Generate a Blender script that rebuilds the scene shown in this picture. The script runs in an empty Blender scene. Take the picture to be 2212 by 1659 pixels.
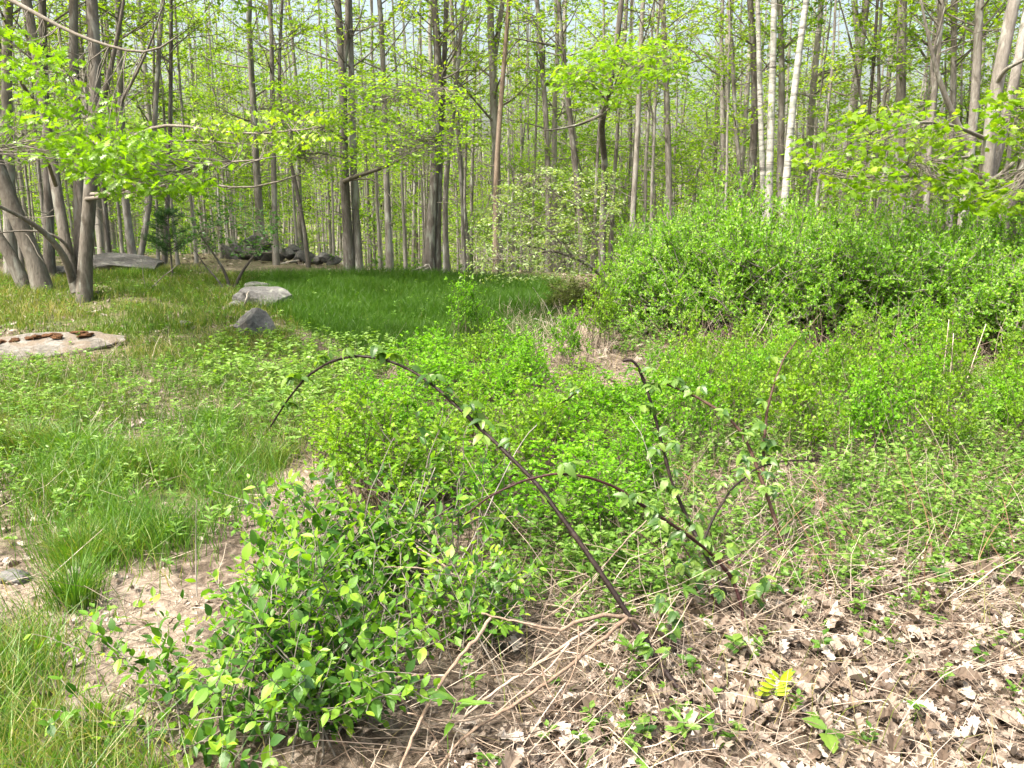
import bpy, math
import numpy as np
from mathutils import Vector, Matrix

# ------------------------------------------------------------------ camera, sky, sun, exposure
scene = bpy.context.scene
PITCH = math.radians(11.5)
EYE = np.array([0.0, 0.0, 1.6])
FPX = 1736.0                       # focal length in units of a 2212 px wide picture
cam_data = bpy.data.cameras.new("camera")
cam_data.sensor_width = 36.0
cam_data.lens = FPX / 2212.0 * 36.0
cam_data.clip_start = 0.05
cam_data.clip_end = 3000.0
cam = bpy.data.objects.new("camera", cam_data)
scene.collection.objects.link(cam)
cam.location = EYE
cam.rotation_euler = (math.pi / 2 - PITCH, 0, 0)
scene.camera = cam

SUN_EL = math.radians(59.0)
SUN_AZ = math.radians(-126.0)      # clockwise from +Y: to the left and slightly behind the camera
sdir = Vector((math.sin(SUN_AZ) * math.cos(SUN_EL), math.cos(SUN_AZ) * math.cos(SUN_EL), math.sin(SUN_EL)))
world = bpy.data.worlds.new("World")
scene.world = world
world.use_nodes = True
wn, wl = world.node_tree.nodes, world.node_tree.links
bg = wn["Background"]
sky = wn.new("ShaderNodeTexSky")
sky.sky_type = 'NISHITA'
sky.sun_disc = False
sky.sun_elevation = SUN_EL
sky.sun_rotation = SUN_AZ
sky.air_density = 1.6
sky.dust_density = 10.0
sky.ozone_density = 1.0
wl.new(sky.outputs[0], bg.inputs[0])
bg.inputs[1].default_value = 0.15
sun_data = bpy.data.lights.new("sun", 'SUN')
sun_data.energy = 3.2
sun_data.angle = math.radians(1.2)
sun_data.color = (1.0, 0.96, 0.88)
sun = bpy.data.objects.new("sun", sun_data)
scene.collection.objects.link(sun)
sun.rotation_euler = sdir.to_track_quat('Z', 'Y').to_euler()
vs = scene.view_settings
vs.view_transform = 'Standard'
vs.look = 'None'
vs.gamma = 1.0
vs.use_curve_mapping = False
vs.exposure = 1.7
scene.cycles.max_bounces = 8
scene.cycles.diffuse_bounces = 4
scene.cycles.transmission_bounces = 5
scene.cycles.glossy_bounces = 2
scene.cycles.caustics_reflective = False
scene.cycles.caustics_refractive = False
scene.cycles.use_denoising = True

COL = scene.collection

# ------------------------------------------------------------------ pixel and terrain helpers
_F = np.array([0, math.cos(PITCH), -math.sin(PITCH)])
_U = np.array([0, math.sin(PITCH), math.cos(PITCH)])
_R = np.array([1.0, 0, 0])


def ray(u, v):
    return _F + _R * ((u - 1106.0) / FPX) - _U * ((v - 829.5) / FPX)


def at(u, v, d):
    r = ray(u, v)
    return EYE + r * (d / r[1])


def sm(x, a, b):
    t = np.clip((x - a) / (b - a), 0, 1)
    return t * t * (3 - 2 * t)


def fbm(x, y, s=1.0):
    return (np.sin(x * 1.3 * s + 1.7 * np.sin(y * 0.9 * s)) + 0.6 * np.sin(y * 2.1 * s + 1.3 * np.sin(x * 1.7 * s + 2.0))
            + 0.4 * np.sin((x + y) * 3.7 * s + 0.8) + 0.3 * np.sin((x - 1.4 * y) * 5.9 * s + 2.2)) / 2.3


def hgt(x, y):
    x = np.asarray(x, float)
    y = np.asarray(y, float)
    left = sm(-x / np.maximum(np.abs(y), 4.0), 0.1, 0.35)
    h = 0.45 * sm(y, 7.5, 17.0) + 0.18 * left * sm(y, 7, 13)
    yc = 17.3 + 5.5 * left
    d = np.maximum(y - yc, 0.0)
    h = h - np.minimum(0.085 * d * sm(d, 0, 4.0), 4.5)
    h = h + 0.035 * fbm(x, y, 0.8) + 0.018 * fbm(y + 3.0, x, 2.3) * sm(np.abs(y), 0, 2)
    h = h + 0.10 * np.exp(-(((x + 1.6) / 1.6) ** 2 + ((y - 16.0) / 1.2) ** 2))
    return h


def gnd(u, v):
    r = ray(u, v)
    lo, t = 0.0, 0.5
    while t < 80:
        p = EYE + r * t
        if p[2] <= hgt(p[0], p[1]):
            break
        lo = t
        t += 0.1
    hi = t
    for _ in range(22):
        m = (lo + hi) / 2
        p = EYE + r * m
        if p[2] <= hgt(p[0], p[1]):
            hi = m
        else:
            lo = m
    p = EYE + r * hi
    return np.array([p[0], p[1], float(hgt(p[0], p[1]))])


def foot(u, d):
    x = (u - 1106.0) / FPX * d * 1.02
    return np.array([x, d, float(hgt(x, d))])


def proj(x, y, z):
    q = np.stack([x, y, z - 1.6], -1)
    w = q @ _F
    w = np.where(w < 0.05, 0.05, w)
    return 1106.0 + FPX * (q @ _R) / w, 829.5 - FPX * (q @ _U) / w


def inpoly(u, v, poly):
    u = np.clip(u, 2, 2210)
    v = np.minimum(v, 1657)
    c = np.zeros(u.shape, bool)
    n = len(poly)
    for i in range(n):
        x1, y1 = poly[i]
        x2, y2 = poly[(i + 1) % n]
        if y1 == y2:
            continue
        cond = ((y1 > v) != (y2 > v)) & (u < (x2 - x1) * (v - y1) / (y2 - y1) + x1)
        c ^= cond
    return c


def norm(a):
    return a / np.maximum(np.linalg.norm(a, axis=-1, keepdims=True), 1e-9)


def rdirs(rng, n, zlo=-1.0, zhi=1.0):
    z = rng.uniform(zlo, zhi, n)
    a = rng.uniform(0, 2 * math.pi, n)
    r = np.sqrt(np.maximum(1 - z * z, 0))
    return np.stack([r * np.cos(a), r * np.sin(a), z], -1)


# ------------------------------------------------------------------ mesh builder
class MB:
    def __init__(self):
        self.v, self.l, self.s, self.t, self.n = [], [], [], [], 0

    def add(self, v, faces, tint=0.5):
        v = np.asarray(v, float).reshape(-1, 3)
        self.v.append(v)
        for f in faces:
            f = np.asarray(f, np.int64)
            self.l.append((f + self.n).ravel())
            self.s.append(np.full(f.shape[0], f.shape[1], np.int64))
        t = np.broadcast_to(np.asarray(tint, float), (len(v),)) if np.ndim(tint) == 0 else np.asarray(tint, float)
        self.t.append(t)
        self.n += len(v)

    def leaves(self, tm, pos, d, nor, scale, tint, wid=None):
        tv, tf = tm
        pos = np.asarray(pos, float)
        N = len(pos)
        if N == 0:
            return
        X = norm(np.asarray(d, float))
        Z = np.asarray(nor, float)
        Z = Z - (Z * X).sum(-1, keepdims=True) * X
        bad = np.linalg.norm(Z, axis=-1) < 1e-4
        Z[bad] = np.array([0.31, 0.7, 0.2])
        Z = norm(Z)
        Y = np.cross(Z, X)
        sc = np.broadcast_to(np.asarray(scale, float), (N,))
        w = np.ones(N) if wid is None else np.broadcast_to(np.asarray(wid, float), (N,))
        V = (tv[None, :, 0:1] * X[:, None, :] + tv[None, :, 1:2] * w[:, None, None] * Y[:, None, :] + tv[None, :, 2:3] * Z[:, None, :])
        V = V * sc[:, None, None] + pos[:, None, :]
        k = len(tv)
        off = (np.arange(N) * k)[:, None, None]
        fl = [(np.asarray(f)[None] + off).reshape(-1, f.shape[1]) for f in tf]
        tt = np.repeat(np.broadcast_to(np.asarray(tint, float), (N,)), k)
        self.add(V.reshape(-1, 3), fl, tt)

    def tubes(self, P, R, sides=5, tint=0.5):
        P = np.asarray(P, float)
        if P.ndim == 2:
            P = P[None]
        R = np.asarray(R, float)
        if R.ndim == 1:
            R = np.broadcast_to(R, P.shape[:2])
        N, K, _ = P.shape
        if N == 0:
            return
        T = norm(np.gradient(P, axis=1))
        mean = norm(P[:, -1] - P[:, 0])
        ref = np.where(np.abs(mean[:, 2:3]) > 0.8, np.array([[1.0, 0.13, 0.0]]), np.array([[0.0, 0.1, 1.0]]))
        n1 = norm(np.cross(T, ref[:, None, :]))
        n2 = np.cross(T, n1)
        a = np.arange(sides) / sides * 2 * math.pi
        V = P[:, :, None, :] + R[:, :, None, None] * (np.cos(a)[None, None, :, None] * n1[:, :, None, :] + np.sin(a)[None, None, :, None] * n2[:, :, None, :])
        V = V.reshape(-1, 3)
        i = np.arange(K - 1)[:, None] * sides
        j = np.arange(sides)[None]
        j2 = (j + 1) % sides
        q = np.stack([i + j, i + j2, i + sides + j2, i + sides + j], -1).reshape(-1, 4)
        q = (q[None] + (np.arange(N) * K * sides)[:, None, None]).reshape(-1, 4)
        caps = (np.arange(sides)[None] + (K - 1) * sides + (np.arange(N) * K * sides)[:, None])
        fs = [q]
        if sides >= 3:
            fs.append(caps)
        tt = tint if np.ndim(tint) == 0 else np.repeat(np.asarray(tint, float), K * sides)
        self.add(V, fs, tt)

    def mesh(self, name, mat, smooth=False, origin=None):
        me = bpy.data.meshes.new(name)
        if self.n == 0:
            return me
        V = np.concatenate(self.v)
        if origin is not None:
            V = V - np.asarray(origin)
        L = np.concatenate(self.l).astype(np.int32)
        S = np.concatenate(self.s).astype(np.int32)
        st = np.zeros(len(S), np.int32)
        st[1:] = np.cumsum(S)[:-1]
        me.vertices.add(len(V))
        me.vertices.foreach_set("co", V.astype(np.float32).ravel())
        me.loops.add(len(L))
        me.loops.foreach_set("vertex_index", L)
        me.polygons.add(len(S))
        me.polygons.foreach_set("loop_start", st)
        me.polygons.foreach_set("loop_total", S)
        me.polygons.foreach_set("use_smooth", np.full(len(S), smooth, bool))
        me.update(calc_edges=True)
        at_ = me.attributes.new("tint", 'FLOAT', 'POINT')
        at_.data.foreach_set("value", np.concatenate(self.t).astype(np.float32))
        me.materials.append(mat)
        return me

    def build(self, name, mat, parent=None, smooth=False, origin=None, kind=None):
        o = bpy.data.objects.new(name, self.mesh(name, mat, smooth, origin))
        COL.objects.link(o)
        if parent is not None:
            o.parent = parent
        if kind:
            o["kind"] = kind
        return o


def tag(o, label=None, cat=None, group=None, kind=None):
    if label:
        o["label"] = label
    if cat:
        o["category"] = cat
    if group:
        o["group"] = group
    if kind:
        o["kind"] = kind
    return o


def thing(name, loc, label, cat, group=None):
    o = bpy.data.objects.new(name, None)
    o.empty_display_size = 0.1
    COL.objects.link(o)
    o.location = loc
    return tag(o, label, cat, group)


def copy_thing(root, loc, rz=0.0, sc=1.0, label=None):
    r = root.copy()
    COL.objects.link(r)
    r.location = loc
    r.rotation_euler = (0, 0, rz)
    r.scale = (sc, sc, sc) if np.ndim(sc) == 0 else sc
    if label:
        r["label"] = label
    for ch in list(root.children):
        c = ch.copy()
        COL.objects.link(c)
        c.parent = r
    return r


# ------------------------------------------------------------------ leaf shapes (x along the leaf, y across, z up)
def leaf_tm(widths, fold=0.25, curl=0.15, ts=None):
    n = len(widths)
    ts = np.linspace(0, 1, n + 2)[1:-1] if ts is None else np.asarray(ts, float)
    v = [(0, 0, 0), (1, 0, -curl)]
    for t, w in zip(ts, widths):
        z = -curl * t * t
        v += [(t, 0, z), (t, w, z + fold * w), (t, -w, z + fold * w)]
    tris, quads = [], []
    tris += [(0, 2, 3), (0, 4, 2)]
    for i in range(n - 1):
        a, b = 2 + 3 * i, 5 + 3 * i
        quads += [(a, b, b + 1, a + 1), (a, a + 2, b + 2, b)]
    e = 2 + 3 * (n - 1)
    tris += [(1, e + 1, e), (1, e, e + 2)]
    f = [np.array(tris)]
    if quads:
        f.append(np.array(quads))
    return np.array(v, float), f


RHOMB2 = leaf_tm([0.36], 0.25, 0.1, [0.5])
RHOMB = leaf_tm([0.28], 0.3, 0.12, [0.45])
SLIMP = leaf_tm([0.2], 0.3, 0.2, [0.42])
SLIM = leaf_tm([0.13], 0.3, 0.25, [0.42])
OVAL = leaf_tm([0.17, 0.25, 0.24, 0.13], 0.22, 0.14)
OVAL2 = leaf_tm([0.19, 0.29, 0.27, 0.14], 0.12, 0.3)
LANCE = leaf_tm([0.085, 0.10, 0.07], 0.3, 0.35)
SERR = leaf_tm([0.20, 0.26, 0.33, 0.25, 0.30, 0.19, 0.2, 0.09], 0.3, 0.2)
OAK = leaf_tm([0.04, 0.16, 0.06, 0.27, 0.08, 0.30, 0.08, 0.20, 0.05], 0.15, 0.2, [0.12, 0.26, 0.30, 0.46, 0.5, 0.68, 0.72, 0.86, 0.9])
OAKL = leaf_tm([0.22, 0.09, 0.34, 0.11], 0.15, 0.2, [0.28, 0.42, 0.62, 0.78])


def fan_leaf(pts, droop=0.15):
    pts = np.array(pts, float)
    full = np.concatenate([pts, pts[::-1] * [1, -1]])
    keep = [full[0]]
    for p in full[1:]:
        if np.linalg.norm(p - keep[-1]) > 1e-6:
            keep.append(p)
    full = np.array(keep)
    z = -droop * (np.abs(full[:, 1]) + np.maximum(full[:, 0] - 0.3, 0))
    v = np.concatenate([[[0.3, 0, 0.0]], np.column_stack([full, z])])
    n = len(full)
    f = np.array([(0, 1 + i, 1 + (i + 1) % n) for i in range(n)])
    return v, [f]


MAPLE = fan_leaf([(0, 0), (0.02, 0.22), (0.18, 0.20), (0.22, 0.48), (0.38, 0.34), (0.60, 0.50), (0.58, 0.20), (0.76, 0.22), (1.0, 0.0)])


# ------------------------------------------------------------------ materials
def new_mat(name):
    m = bpy.data.materials.new(name)
    m.use_nodes = True
    m.node_tree.nodes.clear()
    return m, m.node_tree.nodes, m.node_tree.links


def ramp(nd, stops):
    r = nd.new("ShaderNodeValToRGB")
    e = r.color_ramp.elements
    while len(e) < len(stops):
        e.new(0.5)
    for el, (p, c) in zip(e, stops):
        el.position = p
        el.color = (c[0], c[1], c[2], 1)
    return r


def leaf_mat(name, stops, tr=0.42, trmul=(1.6, 1.7, 0.45), src="attr", gloss=0.025, rough=0.42):
    m, nd, lk = new_mat(name)
    out = nd.new("ShaderNodeOutputMaterial")
    if src == "attr":
        a = nd.new("ShaderNodeAttribute")
        a.attribute_name = "tint"
        fac = a.outputs["Fac"]
        oi = nd.new("ShaderNodeObjectInfo")
        ad = nd.new("ShaderNodeMath")
        ad.operation = 'MULTIPLY_ADD'
        lk.new(oi.outputs["Random"], ad.inputs[0])
        ad.inputs[1].default_value = 0.24
        ad.inputs[2].default_value = -0.12
        a2 = nd.new("ShaderNodeMath")
        a2.operation = 'ADD'
        lk.new(fac, a2.inputs[0])
        lk.new(ad.outputs[0], a2.inputs[1])
        fac = a2.outputs[0]
    else:
        a = nd.new("ShaderNodeObjectInfo")
        fac = a.outputs["Random"]
    r = ramp(nd, stops)
    lk.new(fac, r.inputs[0])
    mul = nd.new("ShaderNodeMix")
    mul.data_type = 'RGBA'
    mul.blend_type = 'MULTIPLY'
    mul.inputs["Factor"].default_value = 1.0
    lk.new(r.outputs[0], mul.inputs["A"])
    mul.inputs["B"].default_value = (*trmul, 1)
    df = nd.new("ShaderNodeBsdfDiffuse")
    tl = nd.new("ShaderNodeBsdfTranslucent")
    gl = nd.new("ShaderNodeBsdfGlossy")
    gl.inputs["Roughness"].default_value = rough
    gl.inputs["Color"].default_value = (0.85, 0.9, 0.85, 1)
    lk.new(r.outputs[0], df.inputs[0])
    lk.new(mul.outputs["Result"], tl.inputs[0])
    m1 = nd.new("ShaderNodeMixShader")
    m1.inputs[0].default_value = tr
    lk.new(df.outputs[0], m1.inputs[1])
    lk.new(tl.outputs[0], m1.inputs[2])
    m2 = nd.new("ShaderNodeMixShader")
    m2.inputs[0].default_value = gloss
    lk.new(m1.outputs[0], m2.inputs[1])
    lk.new(gl.outputs[0], m2.inputs[2])
    lk.new(m2.outputs[0], out.inputs[0])
    return m


def noise(nd, lk, scale, detail=6, rough=0.6, vec=None, dist=0.0):
    n = nd.new("ShaderNodeTexNoise")
    n.inputs["Scale"].default_value = scale
    n.inputs["Detail"].default_value = detail
    n.inputs["Roughness"].default_value = rough
    n.inputs["Distortion"].default_value = dist
    if vec is not None:
        lk.new(vec, n.inputs["Vector"])
    return n


def surf_mat(name, stops, scale=3.0, stretch=(1, 1, 1), bump=0.4, rough=0.9, scale2=18.0, patch=None, tintamt=0.0, bdist=0.02):
    """base colours from two noises, optional patches of another colour, bump."""
    m, nd, lk = new_mat(name)
    out = nd.new("ShaderNodeOutputMaterial")
    b = nd.new("ShaderNodeBsdfPrincipled")
    b.inputs["Roughness"].default_value = rough
    b.inputs["Specular IOR Level"].default_value = 0.2
    tc = nd.new("ShaderNodeTexCoord")
    oi = nd.new("ShaderNodeObjectInfo")
    va = nd.new("ShaderNodeVectorMath")
    va.operation = 'ADD'
    sc = nd.new("ShaderNodeVectorMath")
    sc.operation = 'SCALE'
    sc.inputs[0].default_value = (13.0, 7.0, 5.0)
    lk.new(oi.outputs["Random"], sc.inputs["Scale"])
    mp = nd.new("ShaderNodeMapping")
    mp.inputs["Scale"].default_value = stretch
    lk.new(tc.outputs["Object"], mp.inputs["Vector"])
    lk.new(mp.outputs[0], va.inputs[0])
    lk.new(sc.outputs[0], va.inputs[1])
    n1 = noise(nd, lk, scale, 7, 0.62, va.outputs[0], 0.3)
    n2 = noise(nd, lk, scale2, 5, 0.65, va.outputs[0])
    mx = nd.new("ShaderNodeMath")
    mx.operation = 'MULTIPLY_ADD'
    lk.new(n2.outputs[0], mx.inputs[0])
    mx.inputs[1].default_value = 0.5
    hf = nd.new("ShaderNodeMath")
    hf.operation = 'MULTIPLY'
    lk.new(n1.outputs[0], hf.inputs[0])
    hf.inputs[1].default_value = 0.5
    lk.new(hf.outputs[0], mx.inputs[2])
    fac = mx.outputs[0]
    if tintamt:
        a = nd.new("ShaderNodeAttribute")
        a.attribute_name = "tint"
        t = nd.new("ShaderNodeMath")
        t.operation = 'MULTIPLY_ADD'
        lk.new(a.outputs["Fac"], t.inputs[0])
        t.inputs[1].default_value = tintamt
        t2 = nd.new("ShaderNodeMath")
        t2.operation = 'SUBTRACT'
        lk.new(fac, t2.inputs[0])
        t2.inputs[1].default_value = tintamt / 2
        lk.new(t2.outputs[0], t.inputs[2])
        fac = t.outputs[0]
    r = ramp(nd, stops)
    lk.new(fac, r.inputs[0])
    colr = r.outputs[0]
    if patch:
        pc, psc, lo, hi, amt = patch
        n3 = noise(nd, lk, psc, 5, 0.6, va.outputs[0], 0.6)
        pr = nd.new("ShaderNodeMapRange")
        pr.inputs["From Min"].default_value = lo
        pr.inputs["From Max"].default_value = hi
        pr.inputs["To Max"].default_value = amt
        lk.new(n3.outputs[0], pr.inputs["Value"])
        mm = nd.new("ShaderNodeMix")
        mm.data_type = 'RGBA'
        lk.new(pr.outputs[0], mm.inputs["Factor"])
        lk.new(colr, mm.inputs["A"])
        mm.inputs["B"].default_value = (*pc, 1)
        colr = mm.outputs["Result"]
    lk.new(colr, b.inputs["Base Color"])
    bp = nd.new("ShaderNodeBump")
    bp.inputs["Strength"].default_value = bump
    bp.inputs["Distance"].default_value = bdist
    lk.new(n2.outputs[0], bp.inputs["Height"])
    lk.new(bp.outputs[0], b.inputs["Normal"])
    lk.new(b.outputs[0], out.inputs[0])
    return m


M = {}
CAN = (1.8, 1.75, 0.6)
M["canopy"] = leaf_mat("canopy_leaf", [(0, (0.10, 0.185, 0.010)), (0.5, (0.17, 0.285, 0.014)), (1, (0.27, 0.36, 0.035))], tr=0.55, trmul=CAN)
M["under"] = leaf_mat("understorey_leaf", [(0, (0.09, 0.185, 0.008)), (0.5, (0.155, 0.29, 0.012)), (1, (0.24, 0.36, 0.03))], tr=0.55, trmul=CAN)
M["oak"] = leaf_mat("oak_leaf", [(0, (0.08, 0.165, 0.008)), (0.6, (0.15, 0.275, 0.012)), (1, (0.26, 0.34, 0.04))], tr=0.5, gloss=0.03, rough=0.38)
M["maple"] = leaf_mat("maple_leaf", [(0, (0.07, 0.15, 0.008)), (0.6, (0.15, 0.255, 0.014)), (1, (0.24, 0.32, 0.03))], tr=0.5, gloss=0.02)
M["bush"] = leaf_mat("bush_leaf", [(0, (0.070, 0.178, 0.014)), (0.5, (0.158, 0.325, 0.024)), (1, (0.30, 0.45, 0.07))], tr=0.46, gloss=0.02)
M["darkshrub"] = leaf_mat("dark_shrub_leaf", [(0, (0.022, 0.075, 0.012)), (1, (0.07, 0.16, 0.03))], tr=0.35)
M["pale"] = leaf_mat("pale_willow_leaf", [(0, (0.09, 0.16, 0.04)), (0.6, (0.18, 0.26, 0.08)), (1, (0.30, 0.35, 0.17))], tr=0.42, gloss=0.04)
M["blue"] = leaf_mat("thicket_leaf", [(0, (0.055, 0.155, 0.006)), (0.5, (0.12, 0.29, 0.010)), (1, (0.21, 0.40, 0.02))], tr=0.45, gloss=0.015)
HONEY = [(0, (0.026, 0.080, 0.016)), (0.4, (0.068, 0.165, 0.020)), (0.8, (0.135, 0.27, 0.026)), (1, (0.22, 0.36, 0.03))]
M["honey"] = leaf_mat("shrub_leaf", HONEY, tr=0.42, gloss=0.02)
M["honey_obj"] = leaf_mat("shrub_leaf_single", HONEY, tr=0.42, gloss=0.02, src="obj")
M["blue2"] = leaf_mat("olive_thicket_leaf", [(0, (0.065, 0.15, 0.007)), (0.5, (0.135, 0.26, 0.012)), (1, (0.23, 0.36, 0.03))], tr=0.45, gloss=0.015)
M["bramble"] = leaf_mat("bramble_leaf", [(0, (0.028, 0.075, 0.016)), (0.5, (0.075, 0.155, 0.022)), (1, (0.16, 0.25, 0.04))], tr=0.40, src="obj")
M["herb"] = leaf_mat("herb_leaf", [(0, (0.046, 0.115, 0.012)), (0.5, (0.10, 0.205, 0.024)), (1, (0.20, 0.305, 0.07))], tr=0.40, gloss=0.025)
M["grass"] = leaf_mat("grass_blade", [(0, (0.035, 0.08, 0.007)), (0.45, (0.07, 0.135, 0.012)), (0.7, (0.13, 0.17, 0.03)), (1, (0.27, 0.22, 0.11))], tr=0.35, gloss=0.02)
M["meadow"] = leaf_mat("meadow_blade", [(0, (0.030, 0.080, 0.006)), (0.45, (0.052, 0.125, 0.010)), (0.8, (0.12, 0.18, 0.03)), (1, (0.24, 0.22, 0.10))], tr=0.36, gloss=0.015)
M["brightgrass"] = leaf_mat("bright_grass_blade", [(0, (0.030, 0.090, 0.010)), (0.5, (0.070, 0.165, 0.016)), (0.8, (0.14, 0.21, 0.03)), (1, (0.27, 0.24, 0.11))], tr=0.40, gloss=0.025)
M["needle"] = leaf_mat("pine_needle", [(0, (0.02, 0.06, 0.015)), (1, (0.05, 0.11, 0.03))], tr=0.15)
M["olive"] = leaf_mat("juniper_needle", [(0, (0.05, 0.075, 0.012)), (1, (0.12, 0.15, 0.03))], tr=0.15)
M["dead"] = leaf_mat("dead_leaf", [(0, (0.065, 0.045, 0.032)), (0.3, (0.16, 0.122, 0.095)), (0.7, (0.255, 0.21, 0.17)), (1, (0.35, 0.31, 0.265))], tr=0.15, trmul=(1, 0.9, 0.7), gloss=0.04)
M["dead_obj"] = leaf_mat("dead_leaf_single", [(0, (0.075, 0.052, 0.038)), (0.3, (0.17, 0.13, 0.10)), (0.7, (0.245, 0.20, 0.16)), (1, (0.34, 0.30, 0.255))], tr=0.15, trmul=(1, 0.9, 0.7), src="obj", gloss=0.04)
M["straw"] = leaf_mat("dry_straw", [(0, (0.085, 0.06, 0.045)), (0.45, (0.20, 0.152, 0.115)), (1, (0.40, 0.34, 0.27))], tr=0.0, gloss=0.03)
M["orange"] = leaf_mat("dry_orange_stalk", [(0, (0.12, 0.065, 0.04)), (1, (0.26, 0.15, 0.085))], tr=0.0, gloss=0.03)
M["lime"] = leaf_mat("lime_sprout_leaf", [(0, (0.28, 0.42, 0.02)), (1, (0.42, 0.52, 0.03))], tr=0.4)
BARKS = [(0.25, (0.06, 0.053, 0.045)), (0.43, (0.125, 0.113, 0.098)), (0.55, (0.19, 0.175, 0.155)), (0.72, (0.30, 0.285, 0.26))]
M["bark"] = surf_mat("grey_bark", BARKS, 4.0, (1, 1, 0.28), 0.8, 0.9, 30.0, ((0.32, 0.335, 0.30), 7.0, 0.52, 0.66, 0.7))
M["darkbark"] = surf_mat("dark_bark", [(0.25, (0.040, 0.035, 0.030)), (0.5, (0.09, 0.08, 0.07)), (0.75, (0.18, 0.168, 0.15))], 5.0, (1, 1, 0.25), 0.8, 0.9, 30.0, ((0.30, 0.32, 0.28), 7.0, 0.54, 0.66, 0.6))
M["palebark"] = surf_mat("pale_grey_bark", [(0.25, (0.11, 0.10, 0.088)), (0.45, (0.20, 0.187, 0.168)), (0.6, (0.29, 0.275, 0.25)), (0.75, (0.40, 0.385, 0.36))], 4.0, (1, 1, 0.28), 0.6, 0.9, 22.0)
M["shadedclumpbark"] = surf_mat("shaded_brown_grey_bark", [(0.25, (0.045, 0.039, 0.032)), (0.45, (0.095, 0.084, 0.070)), (0.6, (0.145, 0.132, 0.112)), (0.75, (0.23, 0.215, 0.185))], 4.0, (1, 1, 0.28), 0.9, 0.9, 30.0, ((0.24, 0.25, 0.22), 7.0, 0.55, 0.68, 0.6))  # browner bark, its colour also darkened to stand in for crown shade
M["redbark"] = surf_mat("reddish_bark", [(0.25, (0.10, 0.075, 0.055)), (0.5, (0.19, 0.145, 0.11)), (0.75, (0.32, 0.27, 0.22))], 5.0, (1, 1, 0.25), 0.7, 0.9, 24.0)
M["twig"] = surf_mat("grey_twig", [(0.25, (0.07, 0.06, 0.048)), (0.5, (0.14, 0.125, 0.105)), (0.75, (0.26, 0.25, 0.22))], 6.0, (1, 1, 1), 0.3, 0.9, 20.0)
M["darktwig"] = surf_mat("dark_twig", [(0.25, (0.035, 0.026, 0.020)), (0.75, (0.12, 0.095, 0.075))], 6.0, (1, 1, 1), 0.3, 0.9, 20.0)
M["deadwood"] = surf_mat("dead_branch", [(0.25, (0.11, 0.072, 0.05)), (0.5, (0.23, 0.17, 0.125)), (0.75, (0.38, 0.32, 0.27))], 8.0, (1, 1, 1), 0.5, 0.85, 40.0, tintamt=0.35)
M["palewood"] = surf_mat("bleached_branch", [(0.25, (0.15, 0.135, 0.11)), (0.5, (0.26, 0.24, 0.21)), (0.75, (0.40, 0.38, 0.34))], 8.0, (1, 1, 1), 0.5, 0.85, 40.0)
M["cane"] = surf_mat("dark_cane", [(0.25, (0.007, 0.005, 0.004)), (0.5, (0.016, 0.010, 0.009)), (0.75, (0.042, 0.028, 0.023))], 9.0, (1, 1, 1), 0.3, 0.55, 40.0)
M["redcane"] = surf_mat("red_cane", [(0.25, (0.012, 0.006, 0.006)), (0.5, (0.030, 0.011, 0.011)), (0.75, (0.065, 0.028, 0.024))], 9.0, (1, 1, 1), 0.3, 0.5, 40.0)
M["browncane"] = surf_mat("brown_cane", [(0.25, (0.030, 0.016, 0.012)), (0.5, (0.062, 0.034, 0.026)), (0.75, (0.12, 0.073, 0.057))], 9.0, (1, 1, 1), 0.3, 0.6, 40.0)
M["rock"] = surf_mat("granite_rock", [(0.28, (0.03, 0.03, 0.029)), (0.45, (0.075, 0.074, 0.072)), (0.58, (0.12, 0.118, 0.114)), (0.75, (0.21, 0.207, 0.20))], 3.0, (1, 1, 1), 0.9, 0.92, 26.0, ((0.20, 0.215, 0.18), 5.0, 0.55, 0.66, 0.6))
M["ledge"] = surf_mat("pale_ledge_rock", [(0.34, (0.045, 0.040, 0.034)), (0.46, (0.115, 0.107, 0.094)), (0.57, (0.185, 0.177, 0.163)), (0.72, (0.27, 0.262, 0.248))], 3.0, (1, 1, 1), 1.0, 0.92, 18.0, ((0.12, 0.095, 0.07), 3.0, 0.46, 0.56, 0.8))
M["moss"] = surf_mat("rust_brown_moss", [(0.3, (0.03, 0.014, 0.008)), (0.5, (0.075, 0.036, 0.016)), (0.7, (0.16, 0.085, 0.04))], 6.0, (1, 1, 1), 1.0, 1.0, 60.0)


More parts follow.
